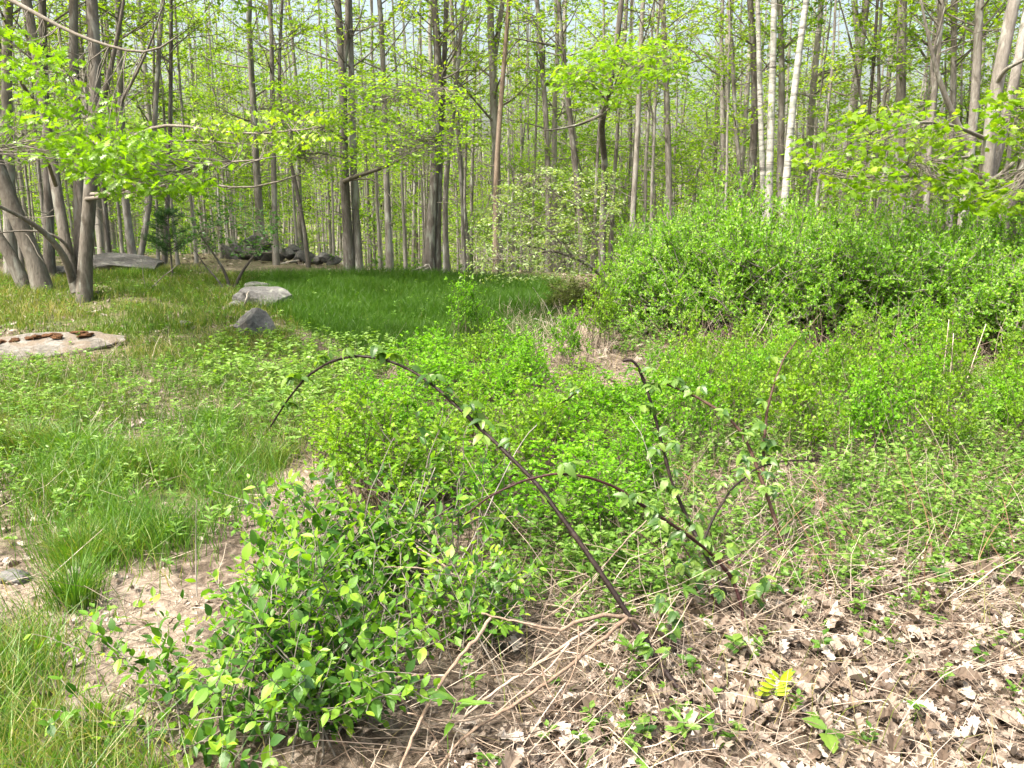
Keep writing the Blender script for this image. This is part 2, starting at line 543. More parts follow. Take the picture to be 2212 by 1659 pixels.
def birch_mat():
    m, nd, lk = new_mat("white_birch_bark")
    out = nd.new("ShaderNodeOutputMaterial")
    b = nd.new("ShaderNodeBsdfPrincipled")
    b.inputs["Roughness"].default_value = 0.75
    tc = nd.new("ShaderNodeTexCoord")
    mp = nd.new("ShaderNodeMapping")
    mp.inputs["Scale"].default_value = (1.2, 1.2, 6.0)
    lk.new(tc.outputs["Object"], mp.inputs["Vector"])
    n1 = noise(nd, lk, 2.6, 6, 0.7, mp.outputs[0], 0.2)
    r1 = ramp(nd, [(0.36, (0.06, 0.055, 0.05)), (0.43, (0.20, 0.19, 0.175)), (0.50, (0.33, 0.32, 0.30)), (0.7, (0.46, 0.45, 0.43))])
    lk.new(n1.outputs[0], r1.inputs[0])
    n2 = noise(nd, lk, 5.0, 6, 0.65, tc.outputs["Object"], 0.5)
    pr = nd.new("ShaderNodeMapRange")
    pr.inputs["From Min"].default_value = 0.46
    pr.inputs["From Max"].default_value = 0.62
    pr.inputs["To Max"].default_value = 0.85
    lk.new(n2.outputs[0], pr.inputs["Value"])
    mm = nd.new("ShaderNodeMix")
    mm.data_type = 'RGBA'
    lk.new(pr.outputs[0], mm.inputs["Factor"])
    lk.new(r1.outputs[0], mm.inputs["A"])
    mm.inputs["B"].default_value = (0.19, 0.21, 0.18, 1)
    lk.new(mm.outputs["Result"], b.inputs["Base Color"])
    bp = nd.new("ShaderNodeBump")
    bp.inputs["Strength"].default_value = 0.5
    bp.inputs["Distance"].default_value = 0.02
    lk.new(n1.outputs[0], bp.inputs["Height"])
    lk.new(bp.outputs[0], b.inputs["Normal"])
    lk.new(b.outputs[0], out.inputs[0])
    return m


M["birch"] = birch_mat()


def ground_mat():
    m, nd, lk = new_mat("ground_soil")
    out = nd.new("ShaderNodeOutputMaterial")
    b = nd.new("ShaderNodeBsdfPrincipled")
    b.inputs["Roughness"].default_value = 1.0
    b.inputs["Specular IOR Level"].default_value = 0.1
    tc = nd.new("ShaderNodeTexCoord")
    v = tc.outputs["Object"]
    n1 = noise(nd, lk, 1.6, 6, 0.6, v, 0.4)
    n2 = noise(nd, lk, 16.0, 8, 0.7, v, 0.6)
    n3 = noise(nd, lk, 75.0, 5, 0.7, v)
    litter = ramp(nd, [(0.30, (0.03, 0.023, 0.018)), (0.45, (0.082, 0.064, 0.048)), (0.55, (0.155, 0.124, 0.096)), (0.68, (0.29, 0.245, 0.20))])
    lk.new(n2.outputs[0], litter.inputs[0])
    soil = ramp(nd, [(0.30, (0.07, 0.053, 0.04)), (0.42, (0.18, 0.142, 0.11)), (0.55, (0.29, 0.24, 0.19)), (0.7, (0.40, 0.345, 0.28))])
    lk.new(n2.outputs[0], soil.inputs[0])
    green = ramp(nd, [(0.3, (0.030, 0.042, 0.012)), (0.5, (0.065, 0.085, 0.022)), (0.7, (0.15, 0.14, 0.06))])
    lk.new(n3.outputs[0], green.inputs[0])
    a1 = nd.new("ShaderNodeAttribute")
    a1.attribute_name = "bare"
    a2 = nd.new("ShaderNodeAttribute")
    a2.attribute_name = "moss"
    mxa = nd.new("ShaderNodeMix")
    mxa.data_type = 'RGBA'
    lk.new(a1.outputs["Fac"], mxa.inputs["Factor"])
    lk.new(litter.outputs[0], mxa.inputs["A"])
    lk.new(soil.outputs[0], mxa.inputs["B"])
    # mossy patches, broken up with the large noise
    mr = nd.new("ShaderNodeMapRange")
    mr.inputs["From Min"].default_value = 0.36
    mr.inputs["From Max"].default_value = 0.56
    lk.new(n1.outputs[0], mr.inputs["Value"])
    mu = nd.new("ShaderNodeMath")
    mu.operation = 'MULTIPLY'
    lk.new(mr.outputs[0], mu.inputs[0])
    lk.new(a2.outputs["Fac"], mu.inputs[1])
    mxb = nd.new("ShaderNodeMix")
    mxb.data_type = 'RGBA'
    lk.new(mu.outputs[0], mxb.inputs["Factor"])
    lk.new(mxa.outputs["Result"], mxb.inputs["A"])
    lk.new(green.outputs[0], mxb.inputs["B"])
    lk.new(mxb.outputs["Result"], b.inputs["Base Color"])
    bp = nd.new("ShaderNodeBump")
    bp.inputs["Strength"].default_value = 1.0
    bp.inputs["Distance"].default_value = 0.03
    lk.new(n2.outputs[0], bp.inputs["Height"])
    bp2 = nd.new("ShaderNodeBump")
    bp2.inputs["Strength"].default_value = 0.7
    bp2.inputs["Distance"].default_value = 0.008
    lk.new(n3.outputs[0], bp2.inputs["Height"])
    lk.new(bp.outputs[0], bp2.inputs["Normal"])
    lk.new(bp2.outputs[0], b.inputs["Normal"])
    lk.new(b.outputs[0], out.inputs[0])
    return m


M["ground"] = ground_mat()

# zones, outlined where they show in the picture; they are evaluated on the ground itself
Z_MEADOW = [(520, 604), (700, 596), (950, 600), (1200, 612), (1240, 645), (1190, 740), (1000, 790), (800, 770), (640, 700), (560, 655)]
Z_LEFT = [(0, 596), (260, 583), (420, 580), (540, 600), (640, 690), (640, 770), (300, 790), (230, 740), (0, 725)]
Z_MIX = [(0, 800), (250, 790), (640, 770), (860, 800), (740, 890), (640, 1000), (520, 1010), (0, 1180)]
Z_BRIGHT = [(120, 1020), (300, 1010), (420, 940), (560, 990), (545, 1070), (440, 1120), (400, 1190), (180, 1230), (120, 1180)]
Z_CORNER = [(0, 1345), (80, 1360), (140, 1420), (95, 1500), (120, 1600), (340, 1659), (0, 1659)]
Z_BARE = [(90, 1310), (330, 1215), (430, 1300), (440, 1480), (360, 1640), (140, 1590), (100, 1480)]
Z_BARE2 = [(0, 1235), (180, 1235), (160, 1330), (0, 1345)]
Z_BARE3 = [(570, 1010), (660, 1000), (680, 1060), (600, 1080)]
Z_LITTER = [(960, 1659), (1300, 1480), (1420, 1360), (1700, 1230), (2212, 1160), (2212, 1659)]
Z_RIGHT = [(1340, 900), (1480, 800), (1700, 800), (2212, 830), (2212, 1230), (1720, 1290), (1400, 1330), (1180, 1260), (1200, 1130), (1350, 1080)]
Z_BLUE = [(680, 1020), (740, 930), (880, 860), (1010, 800), (1120, 800), (1200, 850), (1300, 850), (1400, 930), (1390, 1080), (1260, 1200), (1000, 1210), (760, 1090)]


def soft(u, v, polys, n=9, r=22):
    rs = np.random.default_rng(5)
    acc = np.zeros(u.shape)
    for _ in range(n):
        du, dv = rs.normal(0, r), rs.normal(0, r * 0.6)
        c = np.zeros(u.shape, bool)
        for p in polys:
            c |= inpoly(u + du, v + dv, p)
        acc += c
    return acc / n


# ------------------------------------------------------------------ ground sheet
def axis(near, step, far, grow=1.18):
    a = list(np.arange(0, near, step))
    s = step
    while a[-1] < far:
        s = min(s * grow, 60)
        a.append(a[-1] + s)
    return np.array(a)


ax = axis(9.0, 0.09, 900)
xs = np.concatenate([-ax[:0:-1], ax])
ay = axis(19.0, 0.08, 1200)
by = -axis(1.0, 0.25, 300)[:0:-1]
ys = np.concatenate([by, ay])
GX, GY = np.meshgrid(xs, ys)
GZ = hgt(GX, GY)
gu, gv = proj(GX.ravel(), GY.ravel(), GZ.ravel())
front = GY.ravel() > 0.6
bare = soft(gu, gv, [Z_BARE, Z_BARE2, Z_BARE3]) * front
crumb = np.random.default_rng(3).normal(0, 1, GZ.shape)
GZ = GZ + bare.reshape(GZ.shape) * (0.012 * fbm(GX, GY, 9.0) + 0.006 * crumb)
moss = np.maximum(soft(gu, gv, [Z_MEADOW, Z_LEFT, Z_BRIGHT, Z_CORNER]), 0.45 * soft(gu, gv, [Z_MIX])) * front
moss = np.where(GY.ravel() > 17.5, 0.5, moss)
nx, ny = len(xs), len(ys)
idx = np.arange(nx * ny).reshape(ny, nx)
gm = MB()
gm.add(np.stack([GX, GY, GZ], -1).reshape(-1, 3), [np.stack([idx[:-1, :-1], idx[:-1, 1:], idx[1:, 1:], idx[1:, :-1]], -1).reshape(-1, 4)])
ground = gm.build("ground", M["ground"], smooth=True)
for nme, val in (("bare", bare), ("moss", moss)):
    a_ = ground.data.attributes.new(nme, 'FLOAT', 'POINT')
    a_.data.foreach_set("value", val.astype(np.float32))
tag(ground, "uneven woodland ground with leaf litter, moss and bare soil", "ground", kind="structure")


# ------------------------------------------------------------------ trees
def smooth_path(pts, K):
    pts = np.asarray(pts, float)
    d = np.concatenate([[0], np.cumsum(np.linalg.norm(np.diff(pts, axis=0), axis=1))])
    t = np.linspace(0, d[-1], K)
    out = np.stack([np.interp(t, d, pts[:, i]) for i in range(3)], -1)
    for _ in range(2):
        out[1:-1] = 0.25 * out[:-2] + 0.5 * out[1:-1] + 0.25 * out[2:]
    return out


def pick(path, t):
    f = np.clip(t, 0, 1) * (len(path) - 1)
    i = np.minimum(f.astype(int), len(path) - 2)
    w = (f - i)[:, None]
    return path[i] * (1 - w) + path[i + 1] * w


def pick_each(P, i, t):
    """point at parameter t on path P[i]"""
    K = P.shape[1]
    f = np.clip(t, 0, 1) * (K - 1)
    j = np.minimum(f.astype(int), K - 2)
    w = (f - j)[:, None]
    return P[i, j] * (1 - w) + P[i, j + 1] * w, norm(P[i, j + 1] - P[i, j])


def grow(rng, start, d0, L, K, up=0.25, wob=0.08):
    """curved paths from start along d0, length L, bending up"""
    N = len(start)
    P = np.zeros((N, K, 3))
    P[:, 0] = start
    d = norm(d0)
    st = (np.broadcast_to(L, (N,)) / (K - 1))[:, None]
    for k in range(1, K):
        d = norm(d + np.array([0, 0, up / K]) + rng.normal(0, wob, (N, 3)))
        P[:, k] = P[:, k - 1] + d * st
    return P


def crown_parts(rng, trunk, tr, t0, nl, lim_len, nt, nlv, leaf, tm, wood, leaves, tints=(0.0, 1.0), elev=(0.2, 0.8), flat=0.35,
                t1=0.98, tw_len=(0.35, 1.0), bare=0, lw=0.32):
    """limbs, twigs (into wood) and leaves (into leaves) on a trunk path with radii tr"""
    K = len(trunk)
    t = t0 + (t1 - t0) * rng.uniform(0, 1, nl) ** 1.5
    p = pick(trunk, t)
    rad = np.interp(t, np.linspace(0, 1, K), tr)
    az = np.arange(nl) * 2.4 + rng.uniform(0, 1.2, nl)
    el = rng.uniform(*elev, nl)
    d = np.stack([np.cos(az) * np.cos(el), np.sin(az) * np.cos(el), np.sin(el)], -1)
    rel = (t - t0) / max(t1 - t0, 1e-3)
    L = rng.uniform(lim_len[0], lim_len[1], nl) * (1.15 - 0.6 * rel)
    LP = grow(rng, p, d, L, 7, 0.35, 0.09)
    r0 = np.clip(rad * lw, 0.006, 0.05)
    LR = r0[:, None] * np.linspace(1, 0.22, 7)[None]
    wood.tubes(LP, LR, 5)
    if bare:
        tb = rng.uniform(0.1, t0 + 0.25, bare)
        pb = pick(trunk, tb)
        ab = rng.uniform(0, 6.28, bare)
        eb = rng.uniform(-0.25, 0.5, bare)
        db = np.stack([np.cos(ab) * np.cos(eb), np.sin(ab) * np.cos(eb), np.sin(eb)], -1)
        wood.tubes(grow(rng, pb, db, rng.uniform(0.3, 1.3, bare), 5, 0.1, 0.12), np.linspace(0.008, 0.003, 5), 4)
    N = nl * nt
    i = np.repeat(np.arange(nl), nt)
    q, tang = pick_each(LP, i, rng.uniform(0.25, 1.0, N))
    side = rdirs(rng, N, -0.35, 0.45)
    td = norm(tang * 0.7 + side)
    tl = rng.uniform(*tw_len, N)
    TP = grow(rng, q, td, tl, 4, 0.1, 0.1)
    wood.tubes(TP, np.array([0.0055, 0.0045, 0.0035, 0.002]), 3)
    n2 = N * nlv
    j = np.repeat(np.arange(N), nlv)
    lp, lt = pick_each(TP, j, rng.uniform(0.15, 1.0, n2))
    out = norm(lt * 0.5 + rdirs(rng, n2, -0.5, 0.3))
    nor = norm(np.array([0, 0, 1.0]) + rng.normal(0, flat, (n2, 3)))
    base = rng.uniform(tints[0], tints[1], N)[j] * 0.6 + 0.4 * rng.uniform(tints[0], tints[1], n2)
    leaves.leaves(tm, lp + out * 0.02, out, nor, leaf * rng.uniform(0.65, 1.25, n2), base)


def trunk_radii(K, r0, zs, Hh, flare=0.7, top=0.12):
    s = np.linspace(0, 1, K)
    return r0 * ((1 - s) ** 0.8 * (1 - top) + top) + r0 * flare * np.exp(-np.maximum(zs + 0.02, 0) / 0.22)


def make_tree(rng, name, label, cat, group, Hh, r0, t0, nl, lim, nt, nlv, leaf, tm, lmat, bark="bark", wander=0.05, lean=0.02, fork=None, bare=14,
              tints=(0, 1), flat=0.75, elev=(0.1, 0.8), curve=0.0):
    K = 16
    z = np.linspace(-0.35, Hh, K)
    w = np.cumsum(rng.normal(0, wander, (K, 2)), 0) * np.linspace(0, 1, K)[:, None]
    la = rng.uniform(0, 6.28)
    ln = lean * np.maximum(z, 0) + curve * np.sin(np.clip(z / Hh, 0, 1) * 3.1) * Hh * 0.1
    path = np.column_stack([w[:, 0] + ln * math.cos(la), w[:, 1] + ln * math.sin(la), z])
    rad = trunk_radii(K, r0, z, Hh)
    root = thing(name, (0, 0, 0), label, cat, group)
    tb, wood, lv = MB(), MB(), MB()
    tb.tubes(path, rad, 9)
    crown_parts(rng, path, rad, t0, nl, lim, nt, nlv, leaf, tm, wood, lv, tints, elev, flat, bare=bare)
    if fork is not None:
        k = int(K * fork)
        fa = rng.uniform(0, 6.28)
        off = np.stack([np.cos(fa) * np.ones(K - k), np.sin(fa) * np.ones(K - k)], -1) * (np.linspace(0, 1, K - k) ** 0.8)[:, None] * Hh * rng.uniform(0.09, 0.16)
        p2 = path[k:].copy()
        p2[:, :2] += off
        r2 = rad[k:] * 0.8
        tb.tubes(p2, r2, 8)
        crown_parts(rng, p2, r2, 0.35, nl // 2, lim, nt, nlv, leaf, tm, wood, lv, tints, elev, flat)
    tb.build("trunk", M[bark], root, True)
    wood.build("branches", M["twig"], root, True, kind="stuff")
    lv.build("crown", M[lmat], root, kind="stuff")
    return root


rngT = np.random.default_rng(11)
tall_kinds = []
TALL_LABELS = [
    "straight pale grey tree",
    "grey tree forking into two stems",
    "dark barked twiggy tree",
    "leaning grey tree",
    "pale lichen-spotted tree",
    "gently curved grey tree",
]
for k in range(12):
    kk = k % 6
    Hh = rngT.uniform(10.5, 14)
    tall_kinds.append(make_tree(rngT, "forest_tree", TALL_LABELS[kk], "tree", "trees standing in the wood", Hh, rngT.uniform(0.055, 0.115), rngT.uniform(0.24, 0.36), 15,
                                (0.9, 1.9), 6, 11, 0.095, RHOMB, "canopy", ["palebark", "bark", "darkbark", "bark", "palebark", "bark"][kk], 0.05, 0.07 if kk == 3 else 0.02,
                                0.4 if kk == 1 else None, 20 if kk == 2 else 12, curve=0.5 if kk == 5 else 0.0))
pole_kinds = []
for k in range(6):
    pole_kinds.append(make_tree(rngT, "pole_tree", ["thin pale pole tree", "thin darker pole tree"][k % 2], "tree",
                                "thin pole trees in the wood", rngT.uniform(8, 12), rngT.uniform(0.030, 0.055), 0.36, 8, (0.5, 1.2), 6, 13, 0.085, RHOMB, "canopy",
                                ["palebark", "bark"][k % 2], 0.04, 0.02, None, 10))
under_kinds = []
for k in range(7):
    under_kinds.append(make_tree(rngT, "understorey_tree", ["young tree with layered lime sprays", "young tree with yellow-green sprays"][k % 2], "tree",
                                 "young understorey trees below the tall trunks", rngT.uniform(4.5, 7.5), rngT.uniform(0.022, 0.04), 0.2, 22, (0.8, 1.7), 8, 18, 0.08, RHOMB, "under",
                                 "bark", 0.06, 0.05, None, 6, flat=0.6, elev=(-0.1, 0.5)))

placed = []


def free(x, y, r):
    for a, b, c in placed:
        if (a - x) ** 2 + (b - y) ** 2 < max(r, c) ** 2:
            return False
    return True


def edge(u):
    """distance of the wood's edge, by bearing"""
    return float(np.interp(u, [-400, 0, 250, 420, 560, 900, 1200, 1350, 1500, 1900, 2212, 2700], [13.5, 14.5, 15.5, 17.5, 19, 18.6, 17.8, 16.2, 14.5, 13.6, 12.5, 11.5]))


used = {}


def whereabouts(x, y):
    u_ = 1106 + FPX * x / y
    spot = ["behind the oak clump", "behind the small pine", "behind the stone wall", "behind the meadow", "behind the pale sapling", "behind the tallest bush",
            "behind the white birches", "between birches and forked maple", "behind the forked maple"][int(np.searchsorted([330, 480, 720, 1010, 1340, 1600, 1760, 2050], u_))]
    return spot + (" by the wood's edge" if y < edge(u_) + 5.5 else " deep in the wood")




def plant(kinds, x, y, sc, rz):
    k = int(rngT.integers(len(kinds)))
    src = kinds[k]
    z = float(hgt(x, y))
    if src.name not in used:
        used[src.name] = True
        src.location = (x, y, z)
        src.rotation_euler = (0, 0, rz)
        src.scale = (sc, sc, sc)
        src["base_label"] = src["label"]
        src["label"] = src["base_label"] + " " + whereabouts(x, y)
        return src
    return copy_thing(src, (x, y, z), rz, sc, src["base_label"] + " " + whereabouts(x, y))


# hero trees are placed by hand below; keep their spots free
HERO_SPOTS = [(745, 17.0), (772, 17.0), (840, 18.5), (935, 18.0), (1070, 18.0), (1300, 16.5), (1650, 15.0), (1660, 14.5), (1690, 14.0), (165, 12.2), (80, 13.0), (2130, 12.0), (2080, 13)]
for (u_, d_) in HERO_SPOTS:
    f_ = foot(u_, d_)
    placed.append((f_[0], f_[1], 0.55))

# ------------------------------------------------------------------ hand placed trees at the edge of the wood
def hero(name, label, stems, lmat="canopy", bark="bark", crown=dict(), extra=(), cat="tree", group=None, tall=11.0, root_px=None, flare=0.55):
    """stems: list of (pixel path [(u, v, depth)], width px at the foot, carries_crown); the trunk goes on above the frame to its full height"""
    rng = np.random.default_rng(abs(hash(name)) % 1000 + len(label))
    rng = np.random.default_rng(sum(map(ord, label)))
    p0 = np.array(at(*stems[0][0][0]))
    p0[2] = float(hgt(p0[0], p0[1]))
    root = thing(name, p0, label, cat, group)
    wood, lv = MB(), MB()
    for si, (path, wpx, crown_on) in enumerate(stems):
        P = [at(*q) for q in path]
        r0 = 0.5 * wpx * path[0][2] / FPX
        if crown_on:
            d = norm(P[-1] - P[-2])
            d = norm(d * np.array([0.75, 0.75, 1.0]))
            while P[-1][2] < tall:
                P.append(P[-1] + norm(d + rng.normal(0, 0.05, 3)) * 1.2)
        if si == 0 or crown_on == 2:
            b = P[0].copy()
            b[2] = float(hgt(b[0], b[1])) - 0.3
            P = [b] + P if P[0][2] > b[2] + 0.1 else [b] + P[1:]
        K = max(14, len(P) * 2)
        sp = smooth_path(P, K)
        if crown_on:
            rad = trunk_radii(K, r0, sp[:, 2] - hgt(sp[:, 0], sp[:, 1]), tall, flare if si == 0 or crown_on == 2 else 0.0)
        else:
            rad = r0 * np.linspace(1, 0.25, K)
        tb = MB()
        tb.tubes(sp, rad, 12 if wpx > 12 else 8)
        tb.build("trunk" if si == 0 else ("stem" if crown_on else "limb"), M[bark], root, True, p0)
        if crown_on:
            c = dict(nl=16, lim=(0.9, 1.9), nt=6, nlv=9, leaf=0.10, t0=0.36, tm=RHOMB, bare=14)
            c.update(crown)
            crown_parts(rng, sp, rad, c["t0"], c["nl"], c["lim"], c["nt"], c["nlv"], c["leaf"], c["tm"], wood, lv, bare=c["bare"], elev=c.get("elev", (0.1, 0.8)), flat=0.7)
    for fn in extra:
        fn(rng, wood, lv)
    if wood.n:
        wood.build("branches", M["twig"], root, True, p0, "stuff")
    if lv.n:
        lv.build("crown", M[lmat], root, False, p0, "stuff")
    return root


def whorls(rng, wood, lv, centres, anchors, nleaf, size, tm, droop=0.25, tints=(0, 1), radius=0.0, tw=0.006, flat=0.35):
    """leaf whorls at twig tips; each twig runs from the nearest anchor point"""
    centres = np.asarray(centres, float)
    anchors = np.asarray(anchors, float)
    N = len(centres)
    D = np.linalg.norm(centres[:, None] - anchors[None], axis=-1) + rng.uniform(0, 0.25, (N, len(anchors)))
    a = anchors[np.argmin(D, 1)]
    mid = (a + centres) / 2 + rng.normal(0, 0.05, (N, 3)) - np.array([0, 0, 0.03])
    wood.tubes(np.stack([a, (a + mid) / 2 + rng.normal(0, 0.02, (N, 3)), mid, (mid + centres) / 2 + rng.normal(0, 0.015, (N, 3)), centres], 1), np.array([tw, tw * 0.8, tw * 0.65, tw * 0.5, 0.002]), 4)
    n = N * nleaf
    j = np.repeat(np.arange(N), nleaf)
    d = norm(rdirs(rng, n, -0.3, 0.3) - np.array([0, 0, droop]))
    nor = norm(np.array([0, 0, 1.0]) + rng.normal(0, flat, (n, 3)))
    pos = centres[j] + rng.normal(0, 1, (n, 3)) * np.array([1, 1, 0.4]) * radius
    tt = 0.6 * rng.uniform(*tints, N)[j] + 0.4 * rng.uniform(*tints, n)
    lv.leaves(tm, pos, d, nor, size * rng.uniform(0.65, 1.2, n), tt)


def px_cloud(rng, n, poly, d0, d1, thin=None):
    us = [p[0] for p in poly]
    vs_ = [p[1] for p in poly]
    out = []
    while len(out) < n:
        u, v = rng.uniform(min(us), max(us)), rng.uniform(min(vs_), max(vs_))
        if inpoly(np.array([u]), np.array([v]), [(max(2, min(2209, a)), b) for a, b in poly])[0] or u < 0 or u > 2212:
            out.append(at(u, v, rng.uniform(d0, d1)))
    return np.array(out)


def line_pts(paths, n=12):
    return np.concatenate([smooth_path([at(*q) for q in p], n) for p in paths])


# left oak clump: four stems from one foot, low limbs reaching into the clearing
L_LIMBS = [
    [(185, 430, 12.2), (230, 425, 11.2), (300, 395, 10.2), (380, 372, 9.4), (460, 350, 8.9), (560, 345, 8.6)],
    [(200, 330, 12.4), (280, 300, 11.2), (345, 264, 10.4), (420, 272, 10.0), (520, 298, 9.7), (625, 282, 9.4), (700, 275, 9.3)],
    [(195, 420, 12.2), (300, 415, 11.0), (420, 385, 10.2), (500, 412, 9.8), (570, 410, 9.6), (660, 372, 9.4)],
    [(120, 400, 12.0), (100, 340, 10.8), (60, 300, 9.6), (10, 320, 8.8), (-60, 330, 8.2)],
    [(200, 300, 12.4), (230, 330, 11.0), (320, 308, 10.0), (430, 300, 9.4), (520, 312, 9.2)],
    [(-60, -40, 9.2), (25, 0, 9.0), (160, 75, 8.8), (250, 105, 8.7), (330, 123, 8.6), (360, 110, 8.6), (378, 82, 8.6)],
    [(60, 200, 12.7), (40, 170, 11.0), (90, 150, 10.0), (150, 160, 9.6)],
]


def oak_left_leaves(rng, wood, lv):
    for p in L_LIMBS:
        wood.tubes(smooth_path([at(*q) for q in p], 14), np.linspace(0.032, 0.008, 14), 6)
    A = line_pts(L_LIMBS, 14)
    c1 = px_cloud(rng, 165, [(90, 300), (230, 250), (330, 265), (460, 330), (455, 410), (330, 430), (240, 425), (150, 390)], 8.2, 9.8)
    c2 = px_cloud(rng, 105, [(0, 60), (130, 100), (230, 180), (270, 250), (240, 330), (60, 350), (0, 330)], 8.4, 10.2)
    c3 = px_cloud(rng, 70, [(430, 250), (640, 215), (720, 250), (700, 320), (560, 350), (450, 330)], 8.8, 9.8)
    whorls(rng, wood, lv, np.concatenate([c1, c2]), A, 7, 0.12, OAK, 0.35, (0.1, 0.9), 0.09, flat=0.65)
    whorls(rng, wood, lv, c3, A, 7, 0.085, OAKL, 0.5, (0.6, 1.1), 0.06, flat=0.7)


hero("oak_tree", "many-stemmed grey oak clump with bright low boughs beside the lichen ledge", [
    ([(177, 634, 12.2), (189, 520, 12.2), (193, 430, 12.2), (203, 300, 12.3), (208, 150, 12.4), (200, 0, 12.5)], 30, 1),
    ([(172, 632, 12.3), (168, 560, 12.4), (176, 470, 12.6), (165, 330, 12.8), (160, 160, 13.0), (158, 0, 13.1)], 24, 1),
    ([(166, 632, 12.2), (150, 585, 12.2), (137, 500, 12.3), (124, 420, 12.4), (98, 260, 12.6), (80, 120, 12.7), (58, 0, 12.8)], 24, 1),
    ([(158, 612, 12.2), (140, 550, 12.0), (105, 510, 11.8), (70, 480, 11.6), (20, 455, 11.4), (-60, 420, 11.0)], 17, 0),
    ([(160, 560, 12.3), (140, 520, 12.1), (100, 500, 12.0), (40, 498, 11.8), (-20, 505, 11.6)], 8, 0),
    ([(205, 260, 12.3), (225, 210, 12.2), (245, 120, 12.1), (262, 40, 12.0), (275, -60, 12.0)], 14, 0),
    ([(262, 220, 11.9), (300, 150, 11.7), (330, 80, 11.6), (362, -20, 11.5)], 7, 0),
], "oak", "shadedclumpbark", dict(nl=22, t0=0.42, leaf=0.12, tm=OAKL, nlv=12, lim=(1.2, 2.6)), [oak_left_leaves], flare=0.35)

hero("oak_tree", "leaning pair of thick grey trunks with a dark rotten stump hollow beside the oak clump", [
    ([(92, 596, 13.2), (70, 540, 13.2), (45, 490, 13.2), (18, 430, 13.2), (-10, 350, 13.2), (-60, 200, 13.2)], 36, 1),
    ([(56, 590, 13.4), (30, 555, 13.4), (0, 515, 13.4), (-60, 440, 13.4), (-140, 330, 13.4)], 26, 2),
], "oak", "shadedclumpbark", dict(nl=22, t0=0.42, leaf=0.12, tm=OAKL, nlv=12, lim=(1.2, 2.8)), flare=0.4)

hero("forest_tree", "thick straight grey trunk with rough foot behind the leaning pair of trunks", [
    ([(20, 560, 15.0), (22, 400, 15.0), (12, 200, 15.0), (18, 0, 15.0)], 26, 1)], "canopy", "bark")
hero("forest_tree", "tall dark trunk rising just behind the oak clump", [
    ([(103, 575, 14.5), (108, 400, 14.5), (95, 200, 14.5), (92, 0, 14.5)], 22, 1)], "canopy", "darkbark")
hero("forest_tree", "twin-stemmed grey tree with close parallel trunks right of the oak clump", [
    ([(290, 572, 16.5), (278, 500, 16.5), (268, 420, 16.5), (262, 250, 16.5), (255, 0, 16.5)], 17, 1),
    ([(300, 570, 16.5), (318, 500, 16.5), (325, 420, 16.6), (335, 250, 16.7), (350, 0, 16.8)], 13, 1)], "canopy", "bark")
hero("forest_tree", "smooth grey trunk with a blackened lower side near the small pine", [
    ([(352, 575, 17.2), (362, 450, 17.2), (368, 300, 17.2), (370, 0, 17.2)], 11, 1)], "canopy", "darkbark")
hero("forest_tree", "grey tree standing close in front of the tumbled stone wall", [
    ([(597, 588, 18.0), (593, 480, 18.0), (590, 300, 18.0), (585, 0, 18.0)], 13, 1)], "canopy", "bark")
hero("forest_tree", "curved dark sapling trunk leaning over the stone wall", [
    ([(668, 588, 18.0), (660, 500, 18.0), (640, 400, 18.0), (612, 290, 18.0), (600, 180, 18.0), (610, 0, 18.2)], 9, 1)], "canopy", "darkbark")


def limb_fan(paths, w):
    def fn(rng, wood, lv):
        for p, ww in zip(paths, w):
            wood.tubes(smooth_path([at(*q) for q in p], 18), np.linspace(ww, ww * 0.3, 18), 7)
    return fn


def spray_leaves(paths, poly, n, d0, d1, nleaf, size, tm, droop=0.15, radius=0.08, lw=0.02, tints=(0, 1), flat=0.6):
    def fn(rng, wood, lv):
        for p in paths:
            wood.tubes(smooth_path([at(*q) for q in p], 12), np.linspace(lw, lw * 0.3, 12), 5)
        A = line_pts(paths, 12)
        whorls(rng, wood, lv, px_cloud(rng, n, poly, d0, d1), A, nleaf, size, tm, droop, tints, radius, 0.005, flat)
    return fn


GNARL = [(744, 392, 16.9), (770, 380, 16.6), (800, 372, 16.2), (850, 352, 15.8), (885, 335, 15.5), (915, 312, 15.2), (950, 300, 15.0)]
GNARL2 = [(748, 390, 16.9), (800, 385, 16.2), (820, 400, 16.0), (850, 430, 15.7), (890, 478, 15.4)]
C_SPRAYS = [[(744, 300, 16.9), (680, 260, 16.0), (620, 240, 15.4), (560, 235, 15.0)], [(744, 250, 16.9), (820, 215, 16.0), (900, 195, 15.4), (960, 190, 15.0)], GNARL,
            [(744, 340, 16.9), (690, 330, 15.8), (640, 335, 15.2)]]
hero("forest_tree", "dark scaly trunk with a gnarled limb, one of a close pair beyond the meadow", [
    ([(757, 590, 17.0), (752, 520, 17.0), (745, 420, 17.0), (741, 280, 17.0), (742, 150, 17.0), (728, 0, 17.0)], 22, 1),
    ([(742, 150, 17.0), (752, 70, 17.0), (755, 0, 17.0)], 12, 1)],
    "under", "darkbark", dict(t0=0.55), [limb_fan([GNARL, GNARL2], [0.05, 0.022]),
    spray_leaves(C_SPRAYS, [(560, 180), (700, 150), (860, 160), (1000, 190), (1040, 260), (990, 330), (900, 390), (800, 350), (700, 400), (600, 330)], 680, 13.6, 16.6, 8, 0.085, RHOMB)])
hero("forest_tree", "smoother grey trunk standing against the dark scaly one", [
    ([(776, 598, 17.0), (770, 500, 17.1), (764, 400, 17.2), (760, 200, 17.2), (755, 0, 17.2)], 17, 1)], "canopy", "bark")
